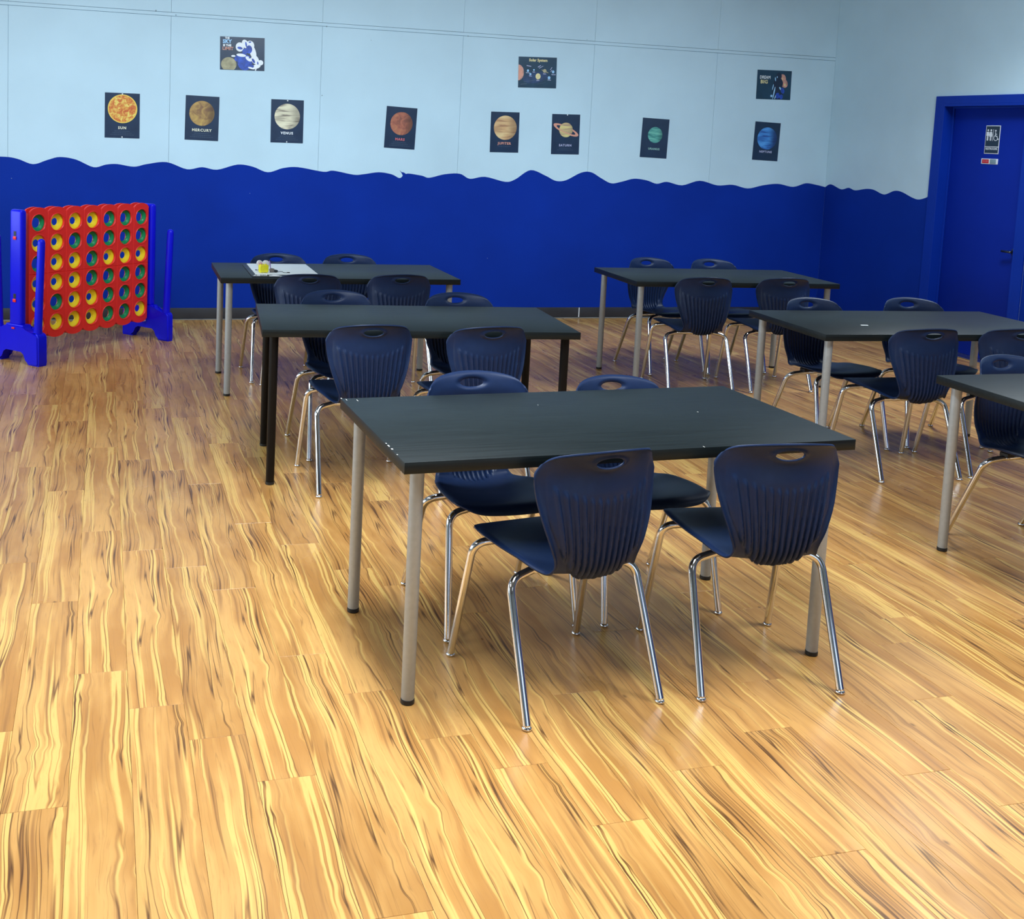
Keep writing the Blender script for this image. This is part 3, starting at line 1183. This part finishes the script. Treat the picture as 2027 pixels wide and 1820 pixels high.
def flat_text(name, body, size, m, parent, x, z, y=-.0009, bold=0.0, align='CENTER', xs=1.0, spacing=1.0, rot=0):
    me = text_mesh(body, size, bold, align, xs, spacing)
    for v in me.vertices:
        a = math.radians(rot)
        px, pz = v.co.x * xs, v.co.y
        v.co = Vector((x + px * math.cos(a) - pz * math.sin(a), y, z + px * math.sin(a) + pz * math.cos(a)))
    me.materials.clear()
    return link(name, me, m, parent)


def ellipse(cx, cz, a, b, n=28, rot=0, a0=0, a1=360):
    r = math.radians(rot)
    out = []
    for k in range(n):
        t = math.radians(a0 + (a1 - a0) * k / (n if a1 - a0 == 360 else n - 1))
        x, z = a * math.cos(t), b * math.sin(t)
        out.append((cx + x * math.cos(r) - z * math.sin(r), cz + x * math.sin(r) + z * math.cos(r)))
    return out


def flat(name, polys, m, parent, y=-.0007):
    bm = bmesh.new()
    for i, p in enumerate(polys):
        bm.faces.new([bm.verts.new((a, y - i * .00002, b)) for a, b in p])
    bmesh.ops.triangulate(bm, faces=bm.faces)
    return bm_obj(name, bm, m, parent)


def planet_mat(name, light, dark, accent, mode='noise', scale=14, ax=0, shade=1.0):
    """printed planet: pattern and drawn shading of the artwork, object coordinates of the poster"""
    m, nt, b = new_mat(name)
    L = nt.links.new
    tc = N(nt, 'ShaderNodeTexCoord')
    mp = N(nt, 'ShaderNodeMapping')
    mp.inputs['Rotation'].default_value = (0, math.radians(ax), 0)
    mp.inputs['Scale'].default_value = (scale * (.35 if mode == 'band' else 1), scale, scale * (2.2 if mode == 'band' else 1))
    L(tc.outputs['Object'], mp.inputs['Vector'])
    n = N(nt, 'ShaderNodeTexNoise')
    n.inputs['Scale'].default_value = 1
    n.inputs['Detail'].default_value = 3
    n.inputs['Distortion'].default_value = 1.2 if mode != 'band' else 0.6
    L(mp.outputs[0], n.inputs['Vector'])
    r = N(nt, 'ShaderNodeValToRGB')
    e = r.color_ramp.elements
    e[0].position, e[0].color = .36, (*dark, 1)
    e[1].position, e[1].color = .66, (*light, 1)
    k = e.new(.50)
    k.color = (*accent, 1)
    L(n.outputs['Fac'], r.inputs['Fac'])
    # the artwork's own crescent of darker ink on its right side
    sp = N(nt, 'ShaderNodeSeparateXYZ')
    L(tc.outputs['Object'], sp.inputs[0])
    ma = N(nt, 'ShaderNodeMapRange', interpolation_type='SMOOTHSTEP')
    ma.inputs['From Min'].default_value = .01
    ma.inputs['From Max'].default_value = .09
    ma.inputs['To Min'].default_value = 0
    ma.inputs['To Max'].default_value = shade
    L(sp.outputs[0], ma.inputs['Value'])
    mx = N(nt, 'ShaderNodeMix', data_type='RGBA')
    L(ma.outputs[0], mx.inputs['Factor'])
    L(r.outputs['Color'], mx.inputs['A'])
    mx.inputs['B'].default_value = (*[c * .35 for c in dark], 1)
    L(mx.outputs['Result'], b.inputs['Base Color'])
    b.inputs['Roughness'].default_value = .4
    return m


mat('poster_navy', (0.010, 0.030, 0.075), 0.32, noise=.12, nscale=12)
mat('poster_teal', (0.008, 0.045, 0.09), 0.32, noise=.2, nscale=9)
mat('print_cream', (0.85, 0.82, 0.62), .4, noise=.03)
mat('print_grey', (0.06, 0.10, 0.16), .4, noise=.05)
mat('print_pink', (0.70, 0.16, 0.18), .4, noise=.05)
mat('print_orange', (0.75, 0.34, 0.24), .4, noise=.05)
mat('print_lilac', (0.48, 0.50, 0.72), .4, noise=.05)
mat('print_mint', (0.30, 0.55, 0.50), .4, noise=.05)
mat('print_sky', (0.35, 0.62, 0.90), .4, noise=.05)
mat('print_white', (0.88, 0.92, 0.95), .4, noise=.03)
mat('print_blueglow', (0.015, 0.07, 0.45), .4, noise=.45, nscale=30)
mat('print_nebula', (0.012, 0.045, 0.13), .4, noise=.3, nscale=20)
mat('print_dark', (0.006, 0.018, 0.05), .4, noise=.1)
mat('print_tan', (0.38, 0.34, 0.20), .4, noise=.3, nscale=25)
mat('print_peach', (0.60, 0.30, 0.24), .4, noise=.4, nscale=40)
mat('print_gold', (0.80, 0.70, 0.35), .4, noise=.1, nscale=60)
mat('print_yellow', (0.88, 0.62, 0.10), .4, noise=.05)
planet_mat('sun_print', (0.90, 0.72, 0.16), (0.62, 0.12, 0.03), (0.75, 0.30, 0.05), 'noise', 32, 0, 0.0)
planet_mat('mercury_print', (0.55, 0.36, 0.10), (0.25, 0.13, 0.06), (0.40, 0.24, 0.08), 'noise', 16, 0, .8)
planet_mat('venus_print', (0.85, 0.80, 0.58), (0.25, 0.21, 0.16), (0.70, 0.64, 0.46), 'band', 14, 0, .5)
planet_mat('mars_print', (0.50, 0.20, 0.10), (0.26, 0.09, 0.06), (0.42, 0.13, 0.08), 'noise', 18, 0, .8)
planet_mat('jupiter_print', (0.80, 0.60, 0.30), (0.42, 0.22, 0.11), (0.68, 0.42, 0.20), 'band', 12, 0, .5)
planet_mat('saturn_print', (0.78, 0.66, 0.26), (0.42, 0.25, 0.20), (0.62, 0.48, 0.22), 'band', 20, 25, .4)
planet_mat('uranus_print', (0.22, 0.62, 0.50), (0.03, 0.20, 0.20), (0.10, 0.40, 0.34), 'band', 18, -40, .8)
planet_mat('neptune_print', (0.10, 0.38, 0.85), (0.02, 0.08, 0.35), (0.05, 0.24, 0.66), 'band', 14, 0, .9)


def poster(x, z, w, h, rot, shear, base, label):
    root = empty('poster', (x, BV - .0015, z))
    root.rotation_euler = (0, -math.radians(rot), 0)
    boxo('sheet', (-w / 2, w / 2, -.0004, .0003, -h / 2, h / 2), base, root)
    tag(root, label, 'poster', 'space posters on the wall')
    return root


def text_lines(root, z0, n=3, w=.11):
    rr = random.Random(int(z0 * 1000) + n)
    ps = []
    for k in range(n):
        z = z0 - .0145 * k
        ww = w * (.55 + .15 * k)
        x = -ww / 1
        while x < ww:
            l = rr.uniform(.006, .018)
            ps.append([(x, z), (min(x + l, ww), z), (min(x + l, ww), z + .0035), (x, z + .0035)])
            x += l + .004
    flat('small_print', ps, 'print_grey', root, -.0008)


def pins(root, zs, x=0):
    for z in zs:
        bm = bmesh.new()
        lathe(bm, [(0, 0), (.006, 0), (.005, .002), (0, .003)], 12)
        for v in bm.verts:
            v.co = Vector((v.co.x + x, -.0008 - v.co.z, v.co.y + z))
        bm_obj('pin', bm, 'white_plastic', root, smooth=True)


PL_ = [
    ('SUN', .148, 1.686, .275, .364, 0.3, 'sun_print', .116, (.002, .055), 'print_cream', .030, 3, True, 'yellow and red sun', 'leftmost'),
    ('MERCURY', .788, 1.693, .275, .366, -.6, 'mercury_print', .103, (-.002, .040), 'print_cream', .031, 3, False, 'golden brown globe titled MERCURY', ''),
    ('VENUS', 1.498, 1.698, .277, .363, .4, 'venus_print', .108, (.0, .040), 'print_white', .030, 3, True, 'cream banded globe titled VENUS', ''),
    ('MARS', 2.493, 1.684, .276, .360, -2.0, 'mars_print', .100, (.004, .038), 'print_pink', .030, 3, False, 'reddish globe titled MARS', ''),
    ('JUPITER', 3.455, 1.686, .270, .360, .8, 'jupiter_print', .108, (.004, .040), 'print_orange', .030, 1, False, 'tan and orange banded globe titled JUPITER', ''),
    ('SATURN', 4.042, 1.691, .273, .362, 1.2, 'saturn_print', .066, (.002, .040), 'print_lilac', .028, 2, False, 'ringed planet titled SATURN', ''),
    ('URANUS', 4.936, 1.691, .274, .364, -1.3, 'uranus_print', .074, (.002, .030), 'print_mint', .026, 0, False, 'small green globe titled URANUS', ''),
    ('NEPTUNE', 6.118, 1.707, .277, .365, -1.3, 'neptune_print', .106, (.004, .028), 'print_lilac', .027, 0, False, 'bright blue globe titled NEPTUNE', ''),
]
for (t, x, z, w, h, rot, pm, R_, (ox, oz), tm, ts, nl, pn, desc, _) in PL_:
    lab = 'dark portrait poster on the pale wall with a ' + desc
    if t == 'SUN':
        lab = 'dark portrait poster on the pale wall with a mottled yellow and red SUN'
    root = poster(x, z, w, h, rot, 0, 'poster_navy', lab)
    if t == 'SATURN':
        ring_o = ellipse(ox, oz, .132, .034, 44, -22)
        ring_i = ellipse(ox, oz, .100, .020, 44, -22)
        bm = bmesh.new()
        vo = [bm.verts.new((a, -.0007, b)) for a, b in ring_o]
        vi = [bm.verts.new((a, -.0007, b)) for a, b in ring_i]
        for k in range(44):
            k2 = (k + 1) % 44
            bm.faces.new((vo[k], vo[k2], vi[k2], vi[k]))
        bm_obj('ring_print', bm, 'print_orange', root)
    flat('planet_print', [ellipse(ox, oz, R_, R_, 40)], pm, root, -.0009)
    if t == 'SUN':
        a = ellipse(ox, oz, R_ * 1.0, R_ * 1.0, 48)
        b = ellipse(ox, oz, R_ * .93, R_ * .93, 48)
        bm = bmesh.new()
        va = [bm.verts.new((p[0], -.0011, p[1])) for p in a]
        vb = [bm.verts.new((p[0], -.0011, p[1])) for p in b]
        for k in range(48):
            bm.faces.new((va[k], va[(k + 1) % 48], vb[(k + 1) % 48], vb[k]))
        bm_obj('halo_print', bm, 'print_yellow', root)
    if t == 'SATURN':
        lo = [p for p in ellipse(ox, oz, .118, .028, 30, -22, 188, 352)]
        li = [p for p in ellipse(ox, oz, .100, .020, 30, -22, 188, 352)][::-1]
        flat('ring_front_print', [lo + li], 'print_orange', root, -.0011)
    flat_text('title', t, ts, tm, root, 0, -.100, bold=.0009, spacing=1.22)
    if nl:
        text_lines(root, -.128, nl)
    if pn:
        pins(root, (h / 2 - .008, -h / 2 + .008))
    if t == 'SATURN':
        pins(root, (h / 2 - .006,), .012)

# landscape posters
root = poster(1.107, 2.240, .368, .272, 1.1, 0, 'poster_navy', 'landscape poster at upper left with white-suited astronaut and words SKY IS THE LIMIT')
flat('nebula_print', [ellipse(.02, -.07, .06, .066, 20), ellipse(-.02, -.03, .05, .03, 16, 30)], 'print_blueglow', root, -.0006)
flat('planet_print', [[p for p in ellipse(-.112, -.090, .064, .058, 30) if p[1] > -.134] or ellipse(-.112, -.08, .06, .055)], 'print_tan', root, -.0008)
flat_text('line_the', 'THE', .020, 'print_white', root, -.125, .124, bold=.001)
flat_text('line_sky', 'SKY', .042, 'print_sky', root, -.126, .096, bold=.0018)
flat_text('line_is_the', 'IS THE', .024, 'print_white', root, -.126, .064, bold=.0012)
flat_text('line_limit', 'LIMIT', .036, 'print_orange', root, -.120, .038, bold=.0009, spacing=1.06)
flat('astronaut_print', [ellipse(-.022, .055, .034, .038, 20), ellipse(.022, .082, .026, .036, 16, 20), ellipse(.062, .070, .036, .040, 18), ellipse(.085, .02, .026, .060, 18, 18),
                         ellipse(.105, -.045, .030, .040, 16, 30), ellipse(.150, -.068, .024, .022, 16), ellipse(.118, -.100, .034, .018, 14, 15), ellipse(-.01, -.012, .040, .013, 14, -6),
                         ellipse(-.075, -.021, .018, .008, 12, 0), ellipse(.052, -.040, .030, .016, 14, -35), ellipse(.075, -.115, .030, .008, 10, -12), ellipse(.112, -.122, .006, .015, 8, -15)], 'print_white', root, -.0009)
flat('suit_shadow_print', [ellipse(-.020, .046, .022, .011, 14, -10), ellipse(.055, .038, .026, .034, 14), ellipse(.030, .078, .007, .022, 10, 10), ellipse(.062, .098, .012, .006, 8, 10), ellipse(.020, .02, .022, .024, 12),
                           ellipse(.092, -.055, .010, .022, 10, 30), ellipse(.070, -.075, .014, .012, 10), ellipse(.085, -.10, .012, .012, 8), ellipse(.128, -.072, .006, .014, 8, 10), ellipse(.060, -.03, .008, .006, 8)], 'print_blueglow', root, -.0011)

root = poster(3.738, 2.230, .366, .273, 1.6, 0, 'poster_teal', 'landscape poster high on the wall showing planets in a row titled Solar System')
flat('nebula_print', [ellipse(-.02, -.045, .12, .05, 24, 10)], 'print_nebula', root, -.0006)
flat_text('title', 'Solar System', .034, 'print_gold', root, .005, .108, bold=.0012)
sunp = [(max(px, -.1825), pz) for px, pz in ellipse(-.182, -.004, .052, .070, 36)]
sunp = [p for p in sunp if p[0] > -.1824] + [(-.1825, -.073), (-.1825, .065)]
sp_ = sorted([p for p in ellipse(-.1825, -.004, .052, .070, 61, 0, -90, 90)], key=lambda p: p[1])
flat('sun_print', [sp_], 'print_peach', root, -.0008)
flat('sun_core_print', [sorted(ellipse(-.1825, -.004, .042, .058, 41, 0, -90, 90), key=lambda p: p[1])], 'print_orange', root, -.0010)
flat('gas_giant_print', [ellipse(.006, -.034, .024, .027, 24)], 'print_gold', root, -.0008)
flat('ringed_planet_print', [ellipse(.068, .016, .017, .017, 20), ellipse(.072, .012, .038, .005, 16, -22)], 'print_tan', root, -.0008)
flat('small_planets_print', [ellipse(-.092, .014, .010, .012, 14), ellipse(-.068, -.016, .010, .010, 14), ellipse(-.035, .022, .008, .008, 12), ellipse(.150, .010, .012, .013, 14), ellipse(.112, -.044, .013, .014, 14)], 'print_sky', root, -.0008)
for nm, x, z in (('Mercury', -.092, -.004), ('Venus', -.068, -.032), ('Earth', -.035, .004), ('Jupiter', .006, -.069), ('Saturn', .068, -.010), ('Neptune', .154, -.014), ('Uranus', .114, -.064)):
    flat_text('planet_name', nm, .011, 'print_lilac', root, x, z, bold=.0006)
flat('comet_streaks_print', [[(-.105, .056), (-.062, .049), (-.062, .055), (-.105, .063)], [(0, .050), (.028, .066), (.032, .061), (.004, .045)], [(.012, .040), (.052, .060), (.054, .057), (.016, .036)], [(.120, .028), (.136, .052), (.140, .049), (.124, .025)], [(.124, .010), (.136, .028), (.139, .025), (.128, .008)]], 'print_lilac', root, -.0008)
flat('orbit_print', [[(-.13, -.085), (.05, -.052), (.05, -.055), (-.13, -.089)], [(-.16, -.105), (-.10, -.098), (-.10, -.104), (-.16, -.111)], [(.0, -.10), (.08, -.085), (.08, -.087), (.0, -.103)]], 'print_grey', root, -.0009)

root = poster(6.154, 2.245, .372, .275, 0.9, 0, 'poster_teal', 'landscape poster near the corner with dark astronaut and words DREAM BIG')
flat_text('line_dream', 'DREAM', .042, 'print_white', root, -.100, .068, bold=.0009, xs=.80, spacing=1.06)
flat_text('line_big', 'BIG', .046, 'print_gold', root, -.108, .026, bold=.0014, xs=1.1, spacing=1.05)
flat('glow_print', [ellipse(.088, .055, .038, .050, 20), ellipse(.11, .02, .035, .045, 18, 30)], 'print_peach', root, -.0006)
flat('spark_print', [ellipse(.112, .008, .016, .022, 12, 30), ellipse(.085, .045, .008, .050, 10, -12), ellipse(.100, .055, .006, .030, 8, -30)], 'print_orange', root, -.0008)
flat('bright_spark_print', [ellipse(.118, .006, .010, .012, 12), ellipse(.088, .050, .004, .03, 8, -10)], 'print_gold', root, -.0009)
flat('astronaut_print', [ellipse(.048, .085, .030, .034, 20), ellipse(.045, .015, .052, .055, 20), ellipse(.045, -.07, .060, .066, 20)], 'print_dark', root, -.0010)
flat('suit_glow_print', [ellipse(.012, .055, .006, .020, 10, 10), ellipse(.030, .075, .005, .010, 8), ellipse(-.010, -.02, .005, .03, 8, -12), ellipse(.004, -.075, .007, .062, 12, -10), ellipse(.068, -.03, .008, .016, 8, 30), ellipse(.020, -.115, .006, .02, 8, -20), ellipse(-.022, -.105, .012, .012, 8)], 'print_sky', root, -.0012)
flat('blue_glow_print', [ellipse(.045, -.10, .024, .028, 14), ellipse(.095, -.05, .020, .030, 12, 20), ellipse(.085, -.11, .018, .024, 12)], 'print_blueglow', root, -.0012)

# ------------------------------------------------------------------ door signs (on the recessed leaf)


def on_door(o_root, y, z, off=.0885):
    o_root.location = (RU + off, y, z)
    o_root.rotation_euler = (0, 0, -PI / 2)     # local x -> -y (right in view), local -y -> -x (towards the room)


sg = tag(empty('restroom_sign'), 'black restroom sign with white border and figures on the blue door', 'sign')
boxo('plate', (-.076, .076, -.003, 0, -.114, .114), 'sign_white', sg, bev=.001)
boxo('face', (-.070, .070, -.0038, -.0029, -.054, .108), 'sign_black', sg)
boxo('lower_face', (-.070, .070, -.0038, -.0029, -.108, -.060), 'sign_black', sg)


def person(cx, cz, s, skirt):
    ps = [ellipse(cx, cz + .040 * s, .0085 * s, .009 * s, 14)]
    if skirt:
        ps += [[(cx - .008 * s, cz + .028 * s), (cx + .008 * s, cz + .028 * s), (cx + .017 * s, cz - .012 * s), (cx - .017 * s, cz - .012 * s)]]
        ps += [[(cx - .010 * s, cz + .027 * s), (cx - .006 * s, cz + .027 * s), (cx - .014 * s, cz - .002 * s), (cx - .018 * s, cz + .0 * s)],
               [(cx + .006 * s, cz + .027 * s), (cx + .010 * s, cz + .027 * s), (cx + .018 * s, cz + .0 * s), (cx + .014 * s, cz - .002 * s)]]
    else:
        ps += [[(cx - .015 * s, cz + .027 * s), (cx + .015 * s, cz + .027 * s), (cx + .015 * s, cz - .004 * s), (cx - .015 * s, cz - .004 * s)]]
    ps += [[(cx - .008 * s, cz), (cx - .001 * s, cz), (cx - .001 * s, cz - .043 * s), (cx - .008 * s, cz - .043 * s)],
           [(cx + .001 * s, cz), (cx + .008 * s, cz), (cx + .008 * s, cz - .043 * s), (cx + .001 * s, cz - .043 * s)]]
    return ps


flat('figures', person(-.050, .035, 1.0, False) + person(-.018, .035, 1.0, True) + [[(.003, -.010), (.007, -.010), (.009, .084), (.005, .084)]], 'sign_white', sg, -.0042)
bm = bmesh.new()


def ribbon(bm, pts, w, y=-.0042):
    for (a, b) in zip(pts[:-1], pts[1:]):
        y -= .00004
        d = Vector((b[0] - a[0], b[1] - a[1])).normalized()
        n = Vector((-d.y, d.x)) * w / 2
        e = d * w * .3
        q = [(a[0] - e.x + n.x, a[1] - e.y + n.y), (b[0] + e.x + n.x, b[1] + e.y + n.y), (b[0] + e.x - n.x, b[1] + e.y - n.y), (a[0] - e.x - n.x, a[1] - e.y - n.y)]
        bm.faces.new([bm.verts.new((p[0], y, p[1])) for p in q])


ribbon(bm, [(.030, .060), (.030, .030), (.048, .028), (.058, .002), (.066, .006)], .007)
ribbon(bm, [(.030, .046), (.046, .044)], .005, -.0046)
eo, ei = ellipse(.036, .014, .0225, .0235, 24, 0, 110, 350), ellipse(.036, .014, .0175, .0185, 24, 0, 110, 350)
vo_, vi_ = [bm.verts.new((p[0], -.0044, p[1])) for p in eo], [bm.verts.new((p[0], -.0044, p[1])) for p in ei]
for k in range(23):
    bm.faces.new((vo_[k], vo_[k + 1], vi_[k + 1], vi_[k]))
bm.faces.new([bm.verts.new((a, -.0042, b)) for a, b in ellipse(.030, .072, .0075, .008, 14)])
bm_obj('wheelchair_symbol', bm, 'sign_white', sg)
flat_text('lettering', 'RESTROOMS', .0235, 'sign_white', sg, 0, -.074, y=-.0042, bold=.0007, xs=.90, spacing=1.05)
on_door(sg, 7.477, 1.787)
oc = tag(empty('occupancy_slider'), 'small red and grey occupancy slider under the restroom sign', 'sign')
boxo('plate', (-.088, .088, -.004, 0, -.022, .022), 'sign_white', oc, bev=.001)
boxo('red_panel', (-.078, -.006, -.0048, -.0039, -.016, .016), 'sign_red', oc)
boxo('slider', (.006, .070, -.0052, -.0039, -.019, .019), 'sign_grey', oc, bev=.0005)
flat_text('lettering', 'IN USE', .017, 'print_pink', oc, -.042, 0.0, y=-.0052, bold=.0006)
on_door(oc, 7.485, 1.612)

# ------------------------------------------------------------------ things on tables


def on_table(key, x, y, z=0):
    o = TROOT[key]
    m = Matrix.Translation(o.location) @ Matrix.Rotation(o.rotation_euler[2], 4, 'Z')
    return m @ Vector((x, y, TZ + z))


TC = TROOT['C'].rotation_euler[2]
wbd = tag(empty('board', on_table('C', -.335, -.01), TC), 'flat white board on a thin dark case lying on the far left table', 'board')
boxo('case', (-.225, .20, -.335, .27, .0003, .0058), 'tray_black', wbd, bev=.002)
boxo('sheet', (-.195, .195, -.258, .265, .0060, .0105), 'white_sheet', wbd, bev=.001)
bm = bmesh.new()
rr = random.Random(4)
for (x0, x1, y) in ((-.215, -.175, -.305), (-.12, -.03, -.318), (-.175, -.13, -.29)):
    n = 8
    prev = None
    for k in range(n + 1):
        x = x0 + (x1 - x0) * k / n
        z = .0062 + .009 * rr.random()
        cur = [bm.verts.new((x, y - .008 + .004 * rr.random(), .0062)), bm.verts.new((x, y + .002 * rr.random(), z)), bm.verts.new((x, y + .012, .0064))]
        if prev:
            for a in range(2):
                bm.faces.new((prev[a], cur[a], cur[a + 1], prev[a + 1]))
        prev = cur
bm_obj('paper_flap', bm, 'white_sheet', wbd)

toy = tag(empty('toy', on_table('C', -.476, -.205, .0107), TC + .2), 'small yellow toy block with two white round discs standing on the white board', 'toy')
bm = bmesh.new()
box(bm, -.029, .029, -.018, .018, .004, .050, bev=.006, seg=3)
bm_obj('body', bm, 'toy_yellow', toy, angle=50)
bm = bmesh.new()
for (x, z) in ((-.022, .052), (-.004, .052), (.012, .052), (-.018, .0025), (0, .0025), (.018, .0025)):
    box(bm, x - .004, x + .004, -.012, .004, z - .0035 if z > .01 else 0, z + .004, bev=.0015, seg=1)
bm_obj('knobs', bm, 'toy_yellow', toy)
for (x, z, r) in ((-.018, .056, .019), (.022, .049, .025)):
    bm = bmesh.new()
    tube(bm, [(x, .019, z), (x, .022, z), (x, .030, z), (x, .033, z)], [r * .85, r, r, r * .85], 28)
    bm_obj('round_disc', bm, 'toy_white', toy, angle=40)
bm = bmesh.new()
tube(bm, [(-.020 + .008 * math.cos(t), -.0, .056 + .006 * math.sin(t)) for t in [k * PI / 6 for k in range(13)]], .0028, 8)
bm_obj('ribbon_bow', bm, 'toy_pink', toy, smooth=True)
bm = bmesh.new()
tube(bm, [(.046, .010, .0), (.048, .010, .03), (.046, .010, .055), (.040, .010, .072)], .0028, 8)
bm_obj('stick', bm, 'toy_purple', toy, smooth=True)

lump = tag(empty('clay_lump', on_table('C', -.415, -.185, .0107), TC), 'small grey and dark lump beside the yellow toy on the white board', 'lump')
for nm, m_, cx, rx, rz in (('grey_lump', 'lump_grey', -.006, .017, .017), ('dark_lump', 'cord_black', .018, .013, .011)):
    bm = bmesh.new()
    bmesh.ops.create_icosphere(bm, subdivisions=3, radius=1)
    for v in bm.verts:
        j = 1 + .12 * math.sin(7 * v.co.x + 3 * v.co.z) + .08 * math.sin(11 * v.co.y + 5 * v.co.x)
        v.co = Vector((cx + v.co.x * rx * j, v.co.y * .012 * j, max(0, rz * .75 + v.co.z * rz * .8 * j)))
    bm_obj(nm, bm, m_, lump, smooth=True)
bm = bmesh.new()
P = [on_table('C', x, y, .0122) for x, y in ((-.385, -.165), (-.366, -.150), (-.350, -.155), (-.352, -.200), (-.332, -.208), (-.318, -.206))]
tube(bm, round_path(P, .008, 4), .0014, 8)
tube(bm, [on_table('C', -.330, -.207, .0135), on_table('C', -.312, -.206, .0135)], .0028, 8)
tag(bm_obj('cord', bm, 'cord_black', None, smooth=True), 'thin dark cord trailing right of the toy on the white board', 'cord')
bm = bmesh.new()
tube(bm, [on_table('C', -.513, -.092, .0135), on_table('C', -.505, -.090, .0135)], .0028, 8)
tube(bm, [on_table('C', -.505, -.090, .0122), on_table('C', -.480, -.075, .0122)], .0013, 8)
tag(bm_obj('cord', bm, 'cord_black', None, smooth=True), 'short dark cord left of the toy on the white board', 'cord')

bm = bmesh.new()
n = 8
prev = None
for k in range(n + 1):
    t = k / n
    x = -.0195 + .039 * t
    y = -.003 * t - .006 * max(0, t - .6)
    c_ = [Vector((x, y - .005, .0003)), Vector((x, y + .003, .0025)), Vector((x, y + .005, .0008))]
    c_ = [bm.verts.new(on_table('E', -.353 + v.x, -.109 + v.y, v.z)) for v in c_]
    if prev:
        for a in range(3):
            bm.faces.new((prev[a], c_[a], c_[(a + 1) % 3], prev[(a + 1) % 3]))
    else:
        bm.faces.new(c_)
    prev = c_
bm.faces.new(prev)
tag(bm_obj('paper_scrap', bm, 'white_sheet', None), 'tiny white scrap lying alone on the table before the blue door', 'scrap')
